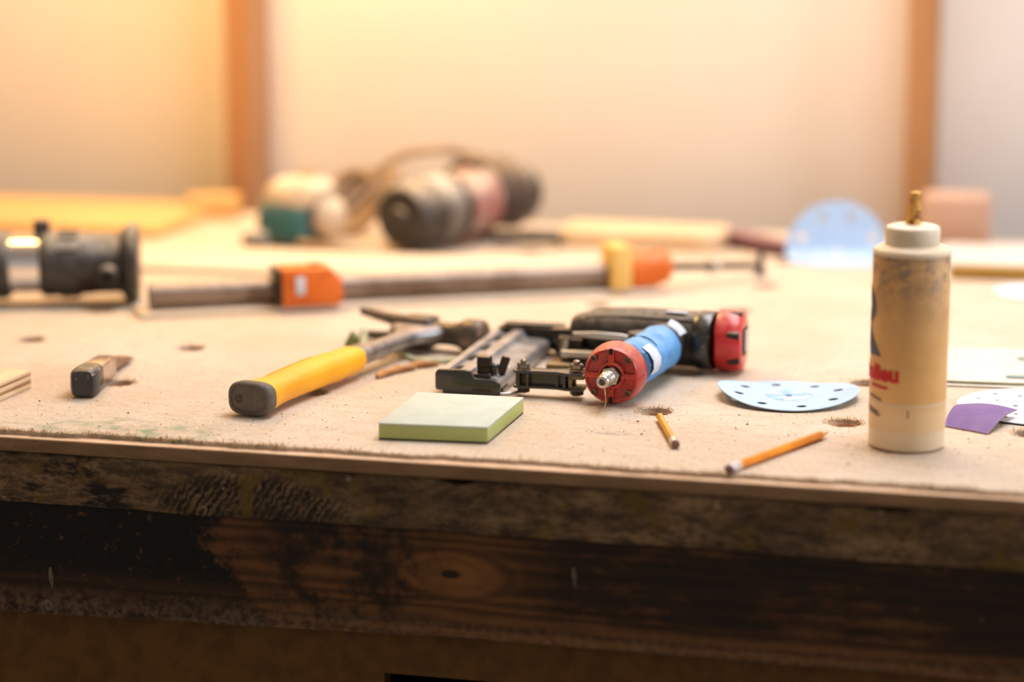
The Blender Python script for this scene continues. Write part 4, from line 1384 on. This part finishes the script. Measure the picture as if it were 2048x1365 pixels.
mb = MB(); q1 = q0 + pd * .048; q2 = Vector((.060, .945, .012)); mb.tube([q1 + (q2 - q1) * (i / 40) for i in range(41)], lambda t: .0048 if int(t * 40) % 2 else .0041, 12); sr = wpart('screw_rod', mb, M['gunmetal'], pc)
mb = MB(); qm = q1 + (q2 - q1) * .45; mb.cyl(qm, qm + (q2 - q1).normalized() * .012, .0085, seg=18, bevel=.001); wpart('screw_collar', mb, M['trigger'], sr, pc)
mb = MB(); mb.cyl(q2 + Vector((0, 0, -.0105)), q2 + Vector((0, 0, .016)), .0042, seg=14, bevel=.001); mb.cyl(q2 + Vector((0, 0, -.012)), q2 + Vector((0, 0, -.006)), .0065, seg=14, bevel=.001); wpart('crank_handle', mb, M['black'], sr, pc)

# ------------------------------------------------------------------ router lying in the middle back
rt = thing('router', 'dusty black barrel-bodied router lying on its side at the back', 'router', (-.345, 1.09, 0))
r0, r1 = Vector((-.392, .985, .0450)), Vector((-.302, 1.205, .0545))
mxq = axis(r0, r1)
LR = (r1 - r0).length
mb = MB(); mb.lathe([(0, 0), (.026, 0), (.037, .003), (.0415, .010), (.0425, .018), (.0425, .085), (.0405, .088), (0, .088)], mxq, 40); wpart('motor_barrel', mb, M['rblack'], rt)
mb = MB(); mb.lathe([(0, -.004), (.012, -.004), (.014, 0), (.024, .001), (0, .001)], mxq, 28); wpart('end_boss', mb, M['rblack'], rt)
mb = MB(); mb.lathe([(.0428, .050), (.0436, .052), (.0436, .082), (.0428, .084)], mxq, 40); wpart('grey_band', mb, M['greydust'], rt)
mb = MB(); mb.lathe([(0, .087), (.0400, .087), (.0435, .090), (.0435, .100), (.0400, .103), (0, .103)], mxq, 40); wpart('clamp_ring', mb, M['rblack'], rt)
mb = MB(); mb.lathe([(0, .102), (.0410, .102), (.0425, .110), (.0425, .160), (0, .160)], mxq, 40); wpart('rating_band', mb, M['pinkband'], rt, label='faded pink rating band')
mb = MB(); mb.lathe([(0, .158), (.0410, .158), (.0440, .164), (.0440, .175), (.0440, LR), (.040, LR + .008), (0, LR + .010)], mxq, 40); bs = wpart('base_housing', mb, M['rblack'], rt)
for k in range(3):
    rr = .0460 - .0006 * k
    mb = MB()
    mb.tube([mxq @ Vector((rr * math.cos(2 * math.pi * i / 40), rr * math.sin(2 * math.pi * i / 40),   .172 + .016 * k)) for i in range(40)], .0062, 10, True)
    wpart('coiled_hose', mb, M['darkcord'], rt)
mb = MB(); hk = [mxq @ Vector((.046 * math.cos(R(a)), .050 * math.sin(R(a)), .150)) for a in range(35, 115, 8)]; mb.tube(hk, .0075, 10); wpart('side_handle', mb, M['darkcord'], rt)
mb = MB()
mb.tube(spline([(-.325, 1.20, .090), (-.345, 1.165, .104), (-.368, 1.13, .114), (-.392, 1.10, .1165), (-.420, 1.085, .110), (-.443, 1.078, .092), (-.450, 1.072, .066), (-.446, 1.072, .040), (-.438, 1.09, .018), (-.425, 1.12, .0070)], 8), .0062, 10)
wpart('power_cord', mb, M['cord'], rt)

# ------------------------------------------------------------------ teal palm sander with dust bag and cord
ts = thing('palm_sander', 'dust-covered teal palm sander standing left of the router', 'sander', (-.550, 1.045, 0), R(-8))


def pst(z, w, d, cx=0, cy=0, e=4):
    return ((cx, cy, z), Vector((w, 0, 0)), Vector((0, d, 0)), e)


mb = MB(); mb.loft([pst(0, .037, .037, e=6), pst(.006, .038, .038, e=6), pst(.008, .037, .037, e=6)], 32); part('base_pad', mb, M['black'], ts)
mb = MB(); mb.loft([pst(.008, .034, .034, e=5), pst(.012, .0375, .0375, e=5), pst(.034, .038, .038, e=5), pst(.050, .036, .036, e=4), pst(.062, .030, .030, e=3.4), pst(.066, .026, .026, e=3)], 36); part('housing', mb, M['teal'], ts)
mb = MB(); mb.loft([pst(.052, .036, .034, .006, 0, 3), pst(.062, .041, .036, .010, 0, 3), pst(.074, .041, .034, .012, 0, 3), pst(.083, .030, .024, .014, 0, 2.5), pst(.086, .008, .008, .014, 0, 2)], 32); part('palm_grip', mb, M['dusty'], ts, 50)
mb = MB(); mb.cyl((.018, .008, .080), (.018, .008, .094), .013, .010, 20, .002); part('dusty_knob', mb, M['cord'], ts)
mb = MB(); mb.loft([((.030, 0, .042), Vector((0, .018, 0)), Vector((0, 0, .018)), 2.6), ((.046, .002, .036), Vector((0, .026, 0)), Vector((0, 0, .026)), 2.6), ((.058, .006, .033), Vector((0, .025, 0)), Vector((0, 0, .026)), 2.6), ((.068, .008, .030), Vector((0, .010, 0)), Vector((0, 0, .012)), 2.2)], 24)
part('dust_bag', mb, M['dusty'], ts, 60, label='tan cloth dust bag')
mb = MB(); mb.tube([(.040 + .002 * math.cos(R(a)), .002 + .026 * math.cos(R(a)), .036 + .027 * math.sin(R(a))) for a in range(0, 360, 12)], .005, 10, True); part('bag_ring', mb, M['darkcord'], ts)
cb = single('power_cord', 'dusty grey cord snaking on the bench between sander and router', 'cord', MB().tube([Vector(p) for p in spline([(-.050, .03, .006), (-.02, -.005, .006), (.02, -.035, .006), (.065, -.055, .006), (.11, -.060, .006)], 8)], .006, 10), M['cord'], (-.515, 1.02, 0))
mb = MB()
for k in range(4):
    cx = .006 * k
    mb.tube([(cx + (.034 + .002 * k) * math.cos(R(a)), .018 * math.sin(R(a)) + .004 * k, .0445 + (.036 + .0007 * k) * math.sin(R(a + 25 * k))) for a in range(0, 360, 12)], .006, 10, True)
single('cord_coil', 'bundle of coiled tan cord standing behind the sander', 'cord', mb, M['cord'], (-.498, 1.130, 0))
mb = MB(); mb.loft([((-.014, 0, .008), Vector((0, .010, 0)), Vector((0, 0, .008)), 2.5), ((-.005, 0, .011), Vector((0, .016, 0)), Vector((0, 0, .011)), 2.5), ((.010, 0, .010), Vector((0, .015, 0)), Vector((0, 0, .010)), 2.5), ((.016, 0, .007), Vector((0, .008, 0)), Vector((0, 0, .006)), 2.5)], 16)
single('scrap_lump', 'small dusty grey lump in front of the teal sander', 'scrap', mb, M['greydust'], (-.572, .965, .007))

# ------------------------------------------------------------------ things along the back right
mb = MB()
mb.prism([(-.105, -.045), (.080, -.045), (.098, -.030), (.105, .0), (.098, .05), (-.105, .05)], 0, .022, None, .0015)
single('wood_plank', 'pale tan plank with rounded end lying behind the orange head jaw', 'plank', mb, M['ply'], (-.115, 1.14, 0), R(0))
mb = MB(); mb.loft([((-.042, 0, .009), Vector((0, .012, 0)), uz * .009), ((-.038, 0, .010), Vector((0, .014, 0)), uz * .010), ((.036, 0, .009), Vector((0, .012, 0)), uz * .009), ((.042, 0, .008), Vector((0, .009, 0)), uz * .006)], 18)
single('black_bar', 'short dusty black bar lying right of the router', 'bar', mb, M['rblack'], (-.252, 1.075, .007), R(8))
mb = MB(); mb.loft([((-.052, 0, .010), Vector((0, .012, 0)), uz * .010), ((-.046, 0, .011), Vector((0, .015, 0)), uz * .011), ((.046, 0, .010), Vector((0, .013, 0)), uz * .009), ((.052, 0, .008), Vector((0, .009, 0)), uz * .006)], 18)
single('maroon_handle', 'dusty maroon tool handle lying left of the upright blue disc', 'handle tool', mb, M['maroon'], (.034, 1.125, 0), R(-38))

fd = thing('sanding_disc', 'blue sanding disc bent upright near the wall behind the bottle', 'sanding disc', (.132, 1.088, .0002), R(14))
fh = [(.046 * math.cos(R(22 + 45 * k)), .046 * math.sin(R(22 + 45 * k)), .0047) for k in range(8)] + [(0, 0, .0036)]
mb = MB(); mb.plate(circle(0, 0, .062, 64), [circle(a, c, r, 12) for a, c, r in fh], 0, .001, free_of(in_disc(.062, 22), fh), None)
for v in mb.bm.verts:
    y, th = v.co.y, v.co.z
    s0, rb = -.020, .020
    amax = R(80)
    if y > s0:
        a = min((y - s0) / rb, amax)
        rest = max(0.0, (y - s0) - rb * amax)
        yy = s0 + rb * math.sin(a) + rest * math.cos(a) - th * math.sin(a)
        zz = rb * (1 - math.cos(a)) + rest * math.sin(a) + th * math.cos(a)
        v.co.y, v.co.z = yy, zz
part('abrasive_sheet', mb, M['discblue'], fd, 60)

bk = thing('wood_block', 'rounded brown wood block standing by the wall behind the bottle', 'block', (.262, 1.262, 0), R(3))
mb = MB(); mb.box((0, 0, .032), (.088, .046, .064), .010, None, 4); part('block_body', mb, M['brownblock'], bk, 50)
board('grey_sheet', 'pale grey flat sheet behind the bottle, in front of the brown block', (.405, 1.115, 0), (.30, .16, .010), 2, 'greysheet', 'sheet')
mb = MB(); mb.box((0, 0, .007), (.22, .022, .014), .001)
single('wood_lath', 'olive-gold wood lath lying right of the bottle', 'lath', mb, M['olive'], (.385, .995, 0), R(4))
mb = MB(); mb.plate(circle(0, 0, .055, 48), [], 0, .002)
tag(single('paper_disc', 'white paper disc at right in front of the olive lath', 'disc', mb, M['discwhite'], (.385, .905, .0)), 'white paper disc at right in front of the olive lath', 'disc')

# ------------------------------------------------------------------ scraps around the hammer
mb = MB(); mb.tube(spline([(-.040, .010, .0025), (-.018, -.014, .002), (.008, -.016, .002), (.026, -.002, .003), (.040, .014, .006), (.046, .022, .008)], 8), .0026, 10)
single('string', 'thick pale green string curled below the hammer head', 'string', mb, M['string'], (-.172, .385, 0))
mb = MB(); mb.tube(spline([(-.016, .030, .016), (-.012, .014, .008), (-.004, -.004, .003), (.010, -.022, .003)], 8), .0024, 10)
single('string', 'pale green string looped behind the hammer neck', 'string', mb, M['string'], (-.245, .405, 0))
mb = MB(); mb.loft([((-.006, 0, .003), Vector((0, .005, 0)), uz * .003), ((0, 0, .010), Vector((0, .006, 0)), uz * .008), ((.007, .002, .008), Vector((0, .004, 0)), uz * .004)], 12)
single('green_scrap', 'small mossy green scrap under the hammer claw', 'scrap', mb, M['moss'], (-.270, .418, 0))
for i, (x, y, l, a) in enumerate(((-.190, .318, .040, 58), (-.176, .345, .034, 40), (-.198, .298, .026, 70))):
    mb = MB(); mb.loft([((-l / 2, 0, .002), Vector((0, .002, 0)), uz * .002), ((0, .002, .0035), Vector((0, .005, 0)), uz * .0032), ((l / 2, 0, .002), Vector((0, .002, 0)), uz * .0016)], 12)
    single('wood_shaving', ('brown wood shaving along the hammer neck, middle one of three', 'brown wood shaving furthest along the hammer neck, near the string', 'brown wood shaving beside the end of the yellow grip')[i], 'shaving', mb, M['shaving'], (x, y, 0), R(a), 'shavings beside the hammer neck')
